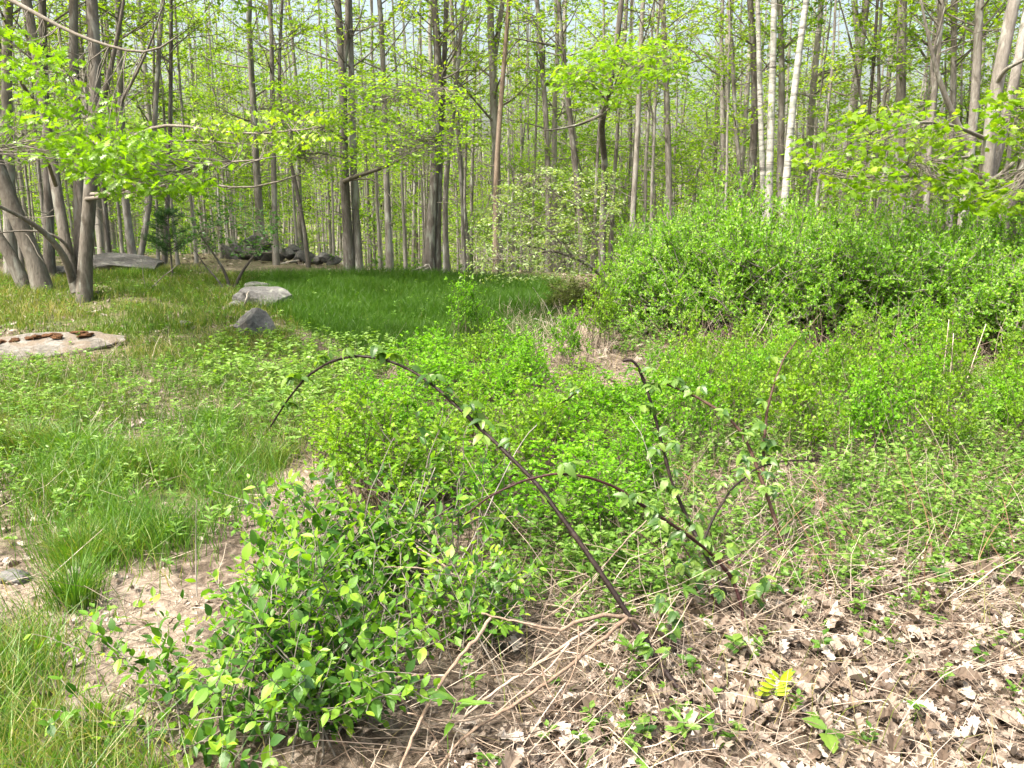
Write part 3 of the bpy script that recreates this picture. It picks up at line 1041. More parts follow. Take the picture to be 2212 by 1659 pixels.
hero("forest_tree", "birch-like mottled trunk between the close pair and the broad trunk", [
    ([(843, 596, 18.3), (839, 500, 18.3), (835, 400, 18.3), (830, 200, 18.3), (822, 0, 18.3)], 15, 1)], "canopy", "bark")
hero("forest_tree", "broad fused double trunk with broken sticks leaning at its foot", [
    ([(925, 592, 18.0), (930, 500, 18.0), (938, 400, 18.0), (945, 250, 18.0), (948, 100, 18.0), (936, 0, 18.0)], 22, 1),
    ([(944, 592, 18.1), (946, 480, 18.1), (950, 350, 18.1), (957, 200, 18.2), (965, 0, 18.3)], 15, 2)], "canopy", "darkbark")
hero("forest_tree", "slim grey trunk just right of the broad fused trunk", [
    ([(966, 590, 18.6), (960, 500, 18.6), (962, 380, 18.6), (985, 200, 18.6), (1000, 0, 18.6)], 13, 1)], "canopy", "bark")
hero("forest_tree", "reddish brown bare trunk at the meadow's right end", [
    ([(1071, 606, 17.6), (1070, 480, 17.6), (1072, 350, 17.6), (1085, 180, 17.6), (1100, 0, 17.6)], 13, 1)], "canopy", "redbark")
hero("forest_tree", "straight grey trunk leaning right behind the pale sapling", [
    ([(1185, 610, 18.5), (1185, 400, 18.5), (1180, 250, 18.5), (1165, 60, 18.5), (1158, 0, 18.5)], 14, 1)], "canopy", "bark")
hero("forest_tree", "tall grey trunk leaning left with a bare side branch, behind the pale sapling", [
    ([(1262, 600, 17.5), (1255, 470, 17.5), (1240, 330, 17.5), (1222, 180, 17.5), (1205, 0, 17.5)], 15, 1),
    ([(1212, 105, 17.5), (1180, 95, 17.3), (1140, 88, 17.1), (1100, 80, 17.0)], 6, 0)], "canopy", "darkbark")
B_SPR = [[(1318, 240, 14.0), (1300, 200, 13.4), (1260, 170, 13.0), (1220, 160, 12.8)], [(1322, 200, 14.0), (1370, 150, 13.2), (1420, 130, 12.8), (1470, 125, 12.6)], [(1318, 230, 14.0), (1300, 250, 13.2), (1270, 262, 13.0)],
         [(1322, 200, 14.0), (1340, 150, 13.6), (1350, 110, 13.2)]]
hero("oak_tree", "crooked dark oak with a sunlit lime bough above the pale sapling", [
    ([(1302, 612, 15.2), (1300, 520, 15.2), (1302, 440, 15.2), (1312, 340, 15.0), (1296, 295, 14.8), (1292, 262, 14.5), (1305, 235, 14.2), (1322, 190, 14.0), (1330, 100, 14.0), (1345, 0, 14.0)], 16, 1),
    ([(1300, 248, 14.3), (1250, 270, 14.2), (1200, 280, 14.1), (1170, 282, 14.0)], 7, 0)],
    "oak", "darkbark", dict(t0=0.6, tm=OAKL), [spray_leaves(B_SPR, [(1195, 150), (1260, 110), (1330, 75), (1440, 90), (1480, 130), (1440, 165), (1370, 190), (1330, 230), (1260, 215), (1200, 195)], 250, 12.0, 13.8, 6, 0.115, OAK, 0.2, 0.10, 0.02, (0.3, 0.95))])
hero("forest_tree", "straight grey trunk standing behind the left end of the big bushes", [
    ([(1362, 600, 16.0), (1368, 430, 16.0), (1378, 300, 16.0), (1382, 150, 16.0), (1388, 0, 16.0)], 14, 1)], "canopy", "bark")
hero("forest_tree", "grey trunk with sparse twigs rising between the lime bough and the birches", [
    ([(1448, 600, 16.4), (1445, 400, 16.4), (1442, 250, 16.4), (1436, 100, 16.4), (1430, 0, 16.4)], 16, 1)], "canopy", "bark")
for lbl, pth, w in (
        ("leftmost slim white birch rising out of the big bushes", [(1652, 640, 15.0), (1650, 410, 15.0), (1642, 250, 15.0), (1640, 120, 15.0), (1636, 0, 15.0)], 14),
        ("middle white birch of three rising out of the big bushes", [(1660, 660, 14.5), (1660, 440, 14.5), (1664, 300, 14.5), (1670, 150, 14.5), (1672, 0, 14.5)], 18),
        ("rightmost white birch of three, leaning right at the top", [(1680, 680, 14.0), (1692, 460, 14.0), (1708, 280, 14.0), (1722, 120, 14.0), (1745, 0, 14.0)], 18)):
    hero("birch_tree", lbl, [(pth, w, 1)], "canopy", "birch", dict(bare=5, t0=0.55, nl=10), group=None, flare=0.15)
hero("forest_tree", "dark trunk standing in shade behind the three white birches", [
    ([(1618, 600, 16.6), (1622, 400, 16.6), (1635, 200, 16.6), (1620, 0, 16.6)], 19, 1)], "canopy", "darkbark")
hero("forest_tree", "shaded grey trunk directly behind the middle white birch", [
    ([(1683, 600, 16.6), (1684, 400, 16.6), (1690, 200, 16.6), (1686, 0, 16.6)], 17, 1)], "canopy", "bark")

# the maple clump on the right with low leafy boughs
R_LIMBS = [
    [(2125, 400, 12.0), (2060, 385, 11.4), (1980, 378, 10.9), (1900, 385, 10.5), (1820, 380, 10.2), (1760, 372, 10.0)],
    [(2130, 300, 12.0), (2060, 270, 11.4), (1990, 262, 10.9), (1930, 275, 10.5), (1880, 290, 10.3)],
    [(2120, 380, 12.0), (2160, 390, 11.0), (2200, 370, 10.2), (2260, 350, 9.6)],
    [(2120, 340, 12.0), (2080, 340, 11.2), (2020, 345, 10.6), (1960, 355, 10.2)],
    [(2150, 280, 12.0), (2180, 260, 11.0), (2215, 235, 10.2)],
]


def maple_right(rng, wood, lv):
    for p in R_LIMBS:
        wood.tubes(smooth_path([at(*q) for q in p], 14), np.linspace(0.03, 0.008, 14), 6)
    A = line_pts(R_LIMBS, 14)
    c = np.concatenate([px_cloud(rng, 190, [(1690, 320), (1800, 270), (1900, 225), (2000, 215), (2100, 270), (2110, 400), (1980, 430), (1850, 425), (1740, 390)], 9.3, 12.6),
                        px_cloud(rng, 60, [(2000, 380), (2209, 390), (2209, 470), (2080, 450)], 9.6, 11.0),
                        px_cloud(rng, 60, [(2130, 210), (2209, 180), (2260, 300), (2209, 340), (2140, 300)], 9.8, 11.0)])
    whorls(rng, wood, lv, c, A, 6, 0.098, MAPLE, 0.3, (0, 1), 0.09, flat=0.65)


hero("maple_tree", "thick pale forked maple with low leafy boughs behind the right bushes", [
    ([(2118, 540, 12.0), (2122, 460, 12.0), (2130, 380, 12.0), (2137, 300, 12.0), (2148, 200, 12.0), (2170, 100, 12.0), (2190, 0, 12.0)], 32, 1),
    ([(2128, 420, 12.05), (2155, 340, 12.2), (2180, 230, 12.4), (2205, 100, 12.6), (2225, 0, 12.8)], 22, 1),
    ([(2130, 400, 12.0), (2165, 375, 11.8), (2212, 330, 11.6), (2290, 270, 11.3)], 11, 0),
    ([(2150, 185, 12.0), (2170, 150, 11.8), (2212, 130, 11.5), (2260, 100, 11.2)], 11, 0)],
    "maple", "bark", dict(nl=10, t0=0.5, tm=MAPLE, nlv=8), [maple_right])
hero("forest_tree", "grey trunk leaning right with a broken side limb left of the forked maple", [
    ([(2075, 520, 13.4), (2090, 380, 13.4), (2108, 220, 13.4), (2115, 0, 13.4)], 22, 1),
    ([(2095, 330, 13.4), (2060, 250, 13.3), (2030, 180, 13.2), (2005, 80, 13.1), (1985, -20, 13.0)], 15, 0)], "canopy", "bark")
hero("forest_tree", "slim lichen-pale trunk left of the leaning grey trunk", [
    ([(2000, 520, 13.8), (2003, 380, 13.8), (2010, 250, 13.8), (2025, 160, 13.8), (2035, 0, 13.8)], 15, 1),
    ([(2018, 200, 13.8), (2010, 130, 13.8), (2030, 60, 13.7), (2045, 0, 13.7)], 8, 0)], "canopy", "bark")
hero("forest_tree", "straight grey trunk behind the maple boughs", [
    ([(2050, 520, 14.6), (2055, 380, 14.6), (2058, 250, 14.6), (2062, 0, 14.6)], 16, 1)], "canopy", "bark")
hero("forest_tree", "slanting dark trunk leaning far right beyond the forked maple", [
    ([(2165, 480, 13.4), (2190, 400, 13.4), (2230, 320, 13.4), (2290, 200, 13.4)], 24, 1)], "canopy", "darkbark")
hero("forest_tree", "thin forked dark tree between birches and maple", [
    ([(1862, 560, 15.5), (1868, 400, 15.5), (1870, 300, 15.5), (1888, 150, 15.5), (1895, 0, 15.5)], 9, 1),
    ([(1870, 270, 15.5), (1850, 150, 15.5), (1830, 60, 15.5), (1800, -40, 15.5)], 7, 0)], "canopy", "darkbark")

# ------------------------------------------------------------------ the wood behind
n_t = n_p = n_u = 0
tries = 0
while n_t < 150 and tries < 20000:
    tries += 1
    d = 13.0 + 42.0 * rngT.uniform() ** 1.15
    u = rngT.uniform(-260, 2480)
    if d < edge(u) + 0.8:
        continue
    p = foot(u, d)
    if not free(p[0], p[1], 0.75):
        continue
    placed.append((p[0], p[1], 0.5))
    plant(tall_kinds, p[0], p[1], rngT.uniform(0.8, 1.2), rngT.uniform(0, 6.28))
    n_t += 1
tries = 0
while n_p < 270 and tries < 20000:
    tries += 1
    d = 13.0 + 33.0 * rngT.uniform()
    u = rngT.uniform(-200, 2420)
    if d < edge(u) + 0.4:
        continue
    p = foot(u, d)
    if not free(p[0], p[1], 0.4):
        continue
    placed.append((p[0], p[1], 0.3))
    plant(pole_kinds, p[0], p[1], rngT.uniform(0.75, 1.25), rngT.uniform(0, 6.28))
    n_p += 1
tries = 0
while n_u < 150 and tries < 20000:
    tries += 1
    d = 14.0 + 38.0 * rngT.uniform()
    u = rngT.uniform(-260, 2480)
    if d < edge(u) + 1.2 or (u > 1720 and rngT.uniform() < 0.45):
        continue
    p = foot(u, d)
    if not free(p[0], p[1], 0.5):
        continue
    placed.append((p[0], p[1], 0.3))
    plant(under_kinds, p[0], p[1], rngT.uniform(0.75, 1.25), rngT.uniform(0, 6.28))
    n_u += 1

# far wood, one mass
rngF = np.random.default_rng(21)
fw, fl = MB(), MB()
N = 1700
d = rngF.uniform(36, 100, N)
u = rngF.uniform(-700, 2900, N)
x = (u - 1106) / FPX * d
b = np.stack([x, d, hgt(x, d) - 0.3], -1)
Hs = rngF.uniform(5, 9, N)
K = 6
s = np.linspace(0, 1, K)
P = b[:, None, :] + s[None, :, None] * np.stack([rngF.normal(0, 0.5, N), rngF.normal(0, 0.5, N), Hs], -1)[:, None, :] + rngF.normal(0, 0.09, (N, K, 3))
fw.tubes(P, rngF.uniform(0.03, 0.085, N)[:, None] * np.linspace(1, 0.3, K)[None], 6)
nl_ = 110
i = np.repeat(np.arange(N), nl_)
t = rngF.uniform(0.0, 1, N * nl_)
c, _ = pick_each(P, i, 0.04 + 0.86 * t)
ang = rngF.uniform(0, 6.28, N * nl_)
rr = rngF.uniform(0.2, 2.3, N * nl_)
c = c + np.stack([np.cos(ang) * rr, np.sin(ang) * rr, rngF.normal(0, 0.5, N * nl_)], -1)
fl.leaves(RHOMB, c, rdirs(rngF, len(c), -0.5, 0.3), np.array([0, 0, 1.0]) + rngF.normal(0, 0.5, (len(c), 3)), rngF.uniform(0.10, 0.24, len(c)), rngF.uniform(0, 1, len(c)))
far = thing("far_wood", (0, 60, float(hgt(0, 60))), "dense mass of distant trees closing the view behind the wood", "woods")
far["kind"] = "stuff"
o0 = np.array(far.location)
fw.build("trunks", M["palebark"], far, True, o0, "stuff")
fl.build("foliage", M["canopy"], far, False, o0, "stuff")


# ------------------------------------------------------------------ bushes
def bush_mesh(rng, W, Hh, nst, nt, nlv, leaf, tm, lmat, wmat, tints=(0, 1), base_r=0.25, tw=(0.15, 0.45), zmin=0.05, sides=4, stem_r=0.009, flat=0.6, leafstart=0.3):
    root_w, lv = MB(), MB()
    e = rdirs(rng, nst, zmin, 1.0)
    rad = rng.uniform(0.62, 1.0, nst)[:, None]
    end = e * rad * np.array([W / 2, W / 2, Hh])
    st = np.stack([rng.normal(0, base_r * W / 2, nst), rng.normal(0, base_r * W / 2, nst), np.full(nst, -0.05)], -1)
    ctl = (st + end) / 2 + np.array([0, 0, 1.0]) * (0.25 * Hh * rng.uniform(0.2, 1.0, nst))[:, None] - (end - st) * np.array([0.15, 0.15, 0])
    t = np.linspace(0, 1, 8)[None, :, None]
    P = (1 - t) ** 2 * st[:, None] + 2 * t * (1 - t) * ctl[:, None] + t * t * end[:, None] + rng.normal(0, 0.012, (nst, 8, 3)) * W
    root_w.tubes(P, stem_r * np.linspace(1, 0.3, 8), sides)
    N = nst * nt
    i = np.repeat(np.arange(nst), nt)
    q, tg = pick_each(P, i, rng.uniform(leafstart, 1, N))
    td = norm(tg * 0.6 + rdirs(rng, N, -0.2, 0.8))
    TP = grow(rng, q, td, rng.uniform(*tw, N), 4, 0.0, 0.12)
    root_w.tubes(TP, stem_r * np.array([0.4, 0.33, 0.26, 0.15]), 3)
    n2 = N * nlv
    j = np.repeat(np.arange(N), nlv)
    lp, lt = pick_each(TP, j, rng.uniform(0.1, 1, n2))
    dd = norm(lt * 0.6 + rdirs(rng, n2, -0.5, 0.6))
    nor = norm(np.array([0, 0, 1.0]) + rng.normal(0, flat, (n2, 3)))
    tt = np.clip(0.6 * rng.uniform(*tints, N)[j] + 0.4 * rng.uniform(*tints, n2), 0, 1)
    lv.leaves(tm, lp, dd, nor, leaf * rng.uniform(0.6, 1.25, n2), tt)
    return root_w, lv


rngB = np.random.default_rng(31)
BUSH = []
for k in range(4):
    w_, l_ = bush_mesh(rngB, 2.4, 1.0, 130, 16, 20, 0.033, RHOMB2, None, None, base_r=0.3, tw=(0.10, 0.34), zmin=0.12, stem_r=0.009, flat=0.5)
    BUSH.append((w_.mesh("stems", M["twig"], True), l_.mesh("foliage", M["bush"])))
BUSHES = [
    (1450, 10.9, 1.05, 1.55, "big round bright green bush at the open end of the row, beside the pale sapling"),
    (1640, 10.6, 1.10, 1.80, "tall dense bright green bush in front of the three white birches"),
    (1830, 10.3, 1.05, 1.62, "dense green bush with a dark hollow underneath, right of the birches"),
    (2020, 9.9, 1.05, 1.50, "broad green bush arching over bare grey twigs below the maple boughs"),
    (2190, 9.4, 1.00, 1.35, "bright green bush below the forked maple"),
    (1545, 12.4, 1.10, 2.05, "tallest green bush, standing behind the front row by the left birch"),
    (1760, 12.2, 1.10, 1.90, "green bush behind the front row, right of the birch stems"),
    (1950, 11.9, 1.05, 1.75, "green bush behind the front row, under the maple boughs"),
    (2130, 11.2, 1.10, 1.65, "green bush at the foot of the forked maple"),
    (1400, 12.6, 0.75, 1.55, "smaller green bush behind the open end of the row"),
    (2400, 8.8, 1.10, 1.45, "green bush at the far right end of the row"),
    (2330, 10.6, 1.10, 1.60, "green bush behind the far right end of the row"),
]
for k, (u, d_, sw, hh, lbl) in enumerate(BUSHES):
    p = foot(u, d_)
    r = thing("green_bush", p, lbl, "bush", "row of bright green bushes on the right")
    for nm, me in zip(("stems", "foliage"), BUSH[k % 4]):
        c = bpy.data.objects.new(nm, me)
        COL.objects.link(c)
        c.parent = r
        c["kind"] = "stuff"
    r.rotation_euler = (0, 0, rngB.uniform(0, 6.28))
    r.scale = (sw, sw, hh)

# low thicket of small-leaved shrubs in the middle
THK = []
for k in range(6):
    w_, l_ = bush_mesh(rngB, 0.75, 0.52 + 0.05 * k, 28, 7, 9, 0.029, RHOMB2, None, None, base_r=0.45, tw=(0.06, 0.18), zmin=0.45, stem_r=0.0035, tints=(0.0, 1.0), sides=4, leafstart=0.4)
    THK.append((w_.mesh("stems", M["darktwig"], True), l_.mesh("foliage", M["blue" if k % 2 == 0 else "blue2"])))


def zone_points(rng, polys, n, ymin, ymax, rmin, maxtry=60000):
    out = []
    t = 0
    while len(out) < n and t < maxtry:
        t += 1
        y = rng.uniform(ymin, ymax)
        x = rng.uniform(-0.72 * y - 0.3, 0.72 * y + 0.3)
        z = float(hgt(x, y))
        u_, v_ = proj(np.array([x]), np.array([y]), np.array([z]))
        if not any(inpoly(u_, v_, q)[0] for q in polys):
            continue
        if all((a - x) ** 2 + (b - y) ** 2 > rmin ** 2 for a, b, _ in out):
            out.append((x, y, z))
    return out


def put(meshes, name, p, rz, sc, label, cat, group):
    r = thing(name, p, label, cat, group)
    for nm, me in zip(("stems", "foliage"), meshes):
        c = bpy.data.objects.new(nm, me)
        COL.objects.link(c)
        c.parent = r
        c["kind"] = "stuff"
    r.rotation_euler = (0, 0, rz)
    r.scale = sc
    return r


for p in zone_points(rngB, [Z_BLUE], 66, 3.2, 13, 0.36):
    s_ = rngB.uniform(0.75, 1.1)
    put(THK[int(rngB.integers(6))], "thicket_shrub", p, rngB.uniform(0, 6.28), (s_, s_, s_ * rngB.uniform(0.55, 1.15)), "low tiny-leaved thicket shrub " + ("next to the meadow" if p[1] > 7.5 else "among the arching canes" if p[1] < 5 else "in the thicket's middle") + (" on the grassy side" if p[0] < -0.4 else " near the straw bank" if p[0] > 0.6 else ""), "shrub", "low shrubs of the central thicket")
Z_RSH = [(1420, 860), (1540, 790), (1900, 820), (2212, 870), (2212, 990), (1800, 1010), (1500, 1010)]
for p in zone_points(rngB, [Z_RSH], 40, 4.6, 11, 0.40):
    s_ = rngB.uniform(0.8, 1.25)
    put(THK[int(rngB.integers(6))], "thicket_shrub", p, rngB.uniform(0, 6.28), (s_ * 0.8, s_ * 0.8, s_ * 1.1), "upright dark-stemmed shrub in front of " + ("the birches' bush" if p[0] / p[1] < 0.36 else "the dark-hollowed bush" if p[0] / p[1] < 0.47 else "the broad bush under the maple") + (", among herbs and straw" if p[1] < 6.5 else ""), "shrub", "upright shrubs before the green bushes")
for u, v, s_, lbl in ((1290, 760, 1.25, "upright leafy shrub growing beside the bleached fallen branch"), (1225, 800, 0.95, "small round leafy shrub on the straw bank"), (1005, 735, 1.2, "tall loose leafy shrub at the meadow's near edge")):
    p = gnd(u, v)
    put(THK[int(rngB.integers(6))], "thicket_shrub", p, rngB.uniform(0, 6.28), (s_ * 0.8, s_ * 0.8, s_ * 1.25), lbl, "shrub", None)

# pale sapling with bent trunk
PALE_P = [(1316, 676, 11.6), (1310, 630, 11.6), (1303, 600, 11.5), (1285, 578, 11.4), (1240, 555, 11.3), (1190, 540, 11.2), (1130, 530, 11.1)]
PALE_L = [PALE_P[2:], [(1303, 600, 11.5), (1290, 520, 11.5), (1260, 450, 11.5), (1230, 390, 11.4)], [(1290, 520, 11.5), (1320, 450, 11.6), (1330, 400, 11.7)], [(1240, 555, 11.3), (1180, 490, 11.2), (1110, 450, 11.0), (1060, 420, 11.0)],
          [(1190, 540, 11.2), (1110, 560, 11.0), (1030, 560, 10.9)], [(1260, 450, 11.5), (1200, 420, 11.4), (1150, 380, 11.3)]]


def pale_leaves(rng, wood, lv):
    for p in PALE_L:
        wood.tubes(smooth_path([at(*q) for q in p], 12), np.linspace(0.018, 0.005, 12), 5)
    A = line_pts(PALE_L, 14)
    c = px_cloud(rng, 380, [(1000, 540), (1050, 420), (1110, 390), (1200, 350), (1320, 370), (1340, 430), (1310, 520), (1260, 590), (1130, 610), (1010, 600)], 10.6, 12.0)
    whorls(rng, wood, lv, c, A, 11, 0.058, SLIMP, 0.2, (0, 1), 0.06, 0.004, 0.6)


hero("pale_sapling", "pale grey-green leafed sapling with a bent dark stem at the meadow's right end", [(PALE_P, 12, 0)], "pale", "darkbark", extra=[pale_leaves])

# dark two-stemmed shrub by the boulder, with dark green leaves
DS = [[(500, 646, 13.6), (492, 600, 13.6), (470, 560, 13.5), (448, 530, 13.4), (430, 505, 13.3)], [(498, 646, 13.6), (520, 590, 13.6), (548, 553, 13.6), (575, 520, 13.6)],
      [(490, 640, 13.6), (475, 610, 13.5), (440, 570, 13.4), (420, 540, 13.3)]]


def ds_leaves(rng, wood, lv):
    A = line_pts(DS, 12)
    A = A[A[:, 2] > 1.0]
    c = px_cloud(rng, 130, [(390, 500), (430, 440), (520, 430), (600, 460), (610, 520), (540, 560), (470, 540), (400, 540)], 13.0, 14.2)
    whorls(rng, wood, lv, c, A, 7, 0.075, RHOMB, 0.2, (0, 1), 0.06, 0.004, 0.5)


hero("dark_shrub", "dark-leaved shrub with two bare dark stems beside the grey boulder", [(DS[0], 9, 0), (DS[1], 9, 0), (DS[2], 6, 0)], "darkshrub", "darkbark", extra=[ds_leaves], cat="shrub")

# small soft pine and the olive juniper
def pine(u, d_, Hh, label):
    rng = np.random.default_rng(44)
    p = foot(u, d_)
    root = thing("pine_sapling", p, label, "pine")
    tb, lv = MB(), MB()
    tb.tubes(np.column_stack([np.zeros(8), np.zeros(8), np.linspace(-0.1, Hh, 8)]), np.linspace(0.022, 0.006, 8), 6)
    n = 46
    h = rng.uniform(0.3, 1.0, n) * Hh
    a = rng.uniform(0, 6.28, n)
    L = (1.15 - h / Hh) * 0.62 + 0.1
    dd = np.stack([np.cos(a), np.sin(a), np.full(n, 0.35)], -1)
    BP = grow(rng, np.stack([np.zeros(n), np.zeros(n), h], -1), dd, L, 5, 0.2, 0.06)
    tb.tubes(BP, np.linspace(0.007, 0.002, 5), 4)
    m = n * 130
    j = np.repeat(np.arange(n), 130)
    q, tg = pick_each(BP, j, rng.uniform(0.2, 1, m))
    lv.leaves(leaf_tm([0.03], 0.3, 0.1, [0.5]), q, norm(tg + rdirs(rng, m, -0.6, 0.6)), rdirs(rng, m), rng.uniform(0.07, 0.12, m), rng.uniform(0, 1, m))
    tb.build("trunk", M["darkbark"], root, True)
    lv.build("needles", M["needle"], root, kind="stuff")


pine(392, 14.8, 1.15, "small soft dark green pine sapling beneath the trees near the oak clump")
w_, l_ = bush_mesh(rngB, 1.25, 0.55, 60, 10, 26, 0.05, leaf_tm([0.08], 0.3, 0.1, [0.5]), None, None, base_r=0.3, tw=(0.1, 0.3), zmin=0.2, stem_r=0.006)
jm = (w_.mesh("stems", M["darktwig"], True), l_.mesh("foliage", M["olive"]))
put(jm, "juniper_shrub", foot(1248, 12.2), 0.4, (1, 1, 1), "low olive-coloured juniper shrub at the foot of the pale sapling", "shrub", None)


# ------------------------------------------------------------------ rocks and the stone wall
def rock_mesh(name, seed, sx, sy, sz, rough=0.16, cuts=(), sub=5, mat="rock"):
    import bmesh
    bm = bmesh.new()
    bmesh.ops.create_icosphere(bm, subdivisions=sub, radius=1.0)
    r = np.random.default_rng(seed)
    V = np.array([v.co[:] for v in bm.verts])
    planes = [(norm(r.normal(0, 1, 3)), r.uniform(0.60, 0.88)) for _ in range(16)] + [(norm(np.array(c[:3], float)), c[3]) for c in cuts]
    for nrm, dd in planes:
        over = V @ nrm - dd
        V = V - np.maximum(over, 0)[:, None] * nrm[None] * 0.88
    for o_ in range(6):
        f = 1.9 * 1.85 ** o_
        ph = r.uniform(0, 6.28, 4)
        R3 = np.linalg.qr(r.normal(0, 1, (3, 3)))[0]
        W = V @ R3
        nz = np.sin(W[:, 0] * f + ph[0] + 1.3 * np.sin(W[:, 1] * f * 0.7 + ph[3])) * np.sin(W[:, 1] * f * 1.1 + ph[1]) + np.sin(W[:, 2] * f * 1.2 + ph[2]) * 0.6
        V = V * (1 + rough * 0.42 * 0.56 ** o_ * nz)[:, None]
    V = V * np.array([sx, sy, sz])
    for v, c in zip(bm.verts, V):
        v.co = c
    me = bpy.data.meshes.new(name)
    bm.to_mesh(me)
    bm.free()
    me.polygons.foreach_set("use_smooth", np.full(len(me.polygons), False))
    me.materials.append(M[mat])
    return me


def rock(u, v, sx, sy, sz, seed, label, rz=0.0, sink=0.25, rx=0.0, ry=0.0, name="boulder", cuts=()):
    p = gnd(u, v)
    o = bpy.data.objects.new(name, rock_mesh(name, seed, sx, sy, sz, 0.2, cuts))
    COL.objects.link(o)
    o.location = (p[0], p[1] + sy * 0.6, float(hgt(p[0], p[1] + sy * 0.6)) + sz * (1 - sink * 2))
    o.rotation_euler = (rx, ry, rz)
    return tag(o, label, "rock")


rock(568, 664, 0.46, 0.34, 0.26, 33, "long grey lichen-covered boulder with a dark shaded front, by the two-stemmed shrub", -0.1, 0.33, 0.0, 0.08, cuts=[(0.2, -0.3, 1, 0.62), (0.1, -1, 0.1, 0.72)])
rock(548, 632, 0.30, 0.26, 0.12, 5, "flat grey boulder partly sunk behind the long lichen-covered one", 0.3, 0.3)
rock(503, 668, 0.13, 0.12, 0.09, 7, "small rounded grey stone in front of the two-stemmed shrub")
rock(541, 730, 0.27, 0.24, 0.27, 9, "pointed grey boulder among pale herbs in the grass", 0.1, 0.30, cuts=[(-0.75, -0.3, 0.7, 0.6), (0.8, -0.4, 0.55, 0.58)])
rock(398, 706, 0.11, 0.10, 0.05, 12, "small flat stone lying in the grass left of the pointed boulder")
rock(258, 588, 0.85, 0.5, 0.24, 14, "long low grey boulder behind the oak clump", -0.08, 0.3, 0.0, 0.06, cuts=[(0.3, -0.4, 1, 0.5)])
rock(118, 604, 0.30, 0.25, 0.17, 15, "dark mossy stone at the foot of the leaning trunks", 0.3, 0.3)
rock(25, 1262, 0.075, 0.06, 0.045, 16, "small pale stone on the bare soil at the edge of the bright grass", name="stone")
rock(1945, 1112 - 130, 0.035, 0.03, 0.03, 17, "tiny white stone among the right-hand herbs", name="stone")


def ledge():
    p = gnd(95, 765)
    root = thing("rock_ledge", p, "flat pale rock ledge with a rust-brown moss patch in the left grass", "rock")
    o = bpy.data.objects.new("rock_face", rock_mesh("rock_face", 23, 1.2, 0.60, 0.30, 0.3, [(0.1, -0.35, 1, 0.45), (-0.3, -0.3, 1, 0.42)], sub=6, mat="ledge"))
    COL.objects.link(o)
    o.parent = root
    o.location = (-0.25, 0.15, 0.0)
    o.rotation_euler = (0.05, 0.02, 0.22)
    mw = Matrix.LocRotScale(o.location, o.rotation_euler, None)
    W = np.array([(mw @ v.co)[:] for v in o.data.vertices])
    rq = np.random.default_rng(8)
    for k in range(9):
        x_, y_ = -0.50 + 0.10 * k + rq.normal(0, 0.03), 0.16 + 0.022 * k + rq.normal(0, 0.04)
        near = W[(W[:, 0] - x_) ** 2 + (W[:, 1] - y_) ** 2 < 0.005]
        if len(near) == 0:
            continue
        o2 = bpy.data.objects.new("moss_patch", rock_mesh("moss_patch", 31 + k, rq.uniform(0.06, 0.12), rq.uniform(0.04, 0.08), 0.028, 0.6, sub=4, mat="moss"))
        COL.objects.link(o2)
        o2.parent = root
        o2.location = (x_, y_, near[:, 2].max() - 0.004)
        o2.rotation_euler = (0.05, 0.03, rq.uniform(0, 3))
        o2["label"] = "rust-brown moss cushion on the ledge"


ledge()

wall = thing("stone_wall", foot(640, 19.3), "tumbled dry stone wall of grey fieldstones under the trees", "wall")
rs = np.random.default_rng(51)
wp = np.array(wall.location)
stones = [(560, 20.2, 0.34, 0.30), (575, 20.2, 0.28, 0.14), (602, 20.0, 0.30, 0.16), (548, 20.3, 0.2, 0.12), (588, 19.9, 0.22, 0.36), (620, 19.8, 0.26, 0.14), (640, 19.6, 0.24, 0.22), (662, 19.5, 0.18, 0.13), (680, 19.4, 0.26, 0.17),
          (700, 19.2, 0.2, 0.13), (716, 19.1, 0.22, 0.19), (732, 19.0, 0.18, 0.12), (568, 20.1, 0.25, 0.48), (650, 19.7, 0.16, 0.34), (520, 20.5, 0.3, 0.13), (535, 20.4, 0.22, 0.3)]
SM = [rock_mesh("stone", 60 + k, 1.1, 0.85, 0.68, 0.14, sub=4) for k in range(6)]
for k, (u, d_, s_, zc) in enumerate(stones):
    f_ = foot(u, d_)
    o = bpy.data.objects.new("stone", SM[k % 6])
    COL.objects.link(o)
    o.parent = wall
    o.location = (f_[0] - wp[0], f_[1] - wp[1], f_[2] + zc - wp[2])
    o.scale = (s_, s_ * 0.9, s_ * 0.9)
    o.rotation_euler = (rs.normal(0, 0.3), rs.normal(0, 0.3), rs.uniform(0, 6.28))


# ------------------------------------------------------------------ fallen wood
def stick(name, label, paths, mat, cat="branch", group=None, sides=6, ground_first=False):
    """paths: list of (pixel path with depth, radius m at start, at end); first is the main stem"""
    P0 = np.array(at(*paths[0][0][0]))
    root = None
    for k, (p, r0, r1) in enumerate(paths):
        Q = smooth_path([at(*q) for q in p], max(10, 4 * len(p)))
        rg = np.random.default_rng(len(label) + k)
        Q[1:-1] += rg.normal(0, max(r0, 0.003) * 0.35, Q[1:-1].shape)
        m = MB()
        m.tubes(Q, np.linspace(r0, r1, len(Q)) * (1 + 0.08 * rg.normal(0, 1, len(Q))), sides, float(rg.uniform(0.2, 0.8)))
        if root is None:
            if len(paths) == 1:
                o = m.build(name, M[mat], None, True, P0)
                o.location = P0
                return tag(o, label, cat, group)
            root = thing(name, P0, label, cat, group)
            m.build("main_stem", M[mat], root, True, P0)
        else:
            m.build("side_twig", M[mat], root, True, P0)
    return root


def gd(u, v, dz=0.0):
    p = gnd(u, v)
    return p[1]


def on(u, v, off=0.0):
    """pixel with the depth of the ground seen there, a little nearer"""
    return (u, v, gnd(u, v)[1] - off)


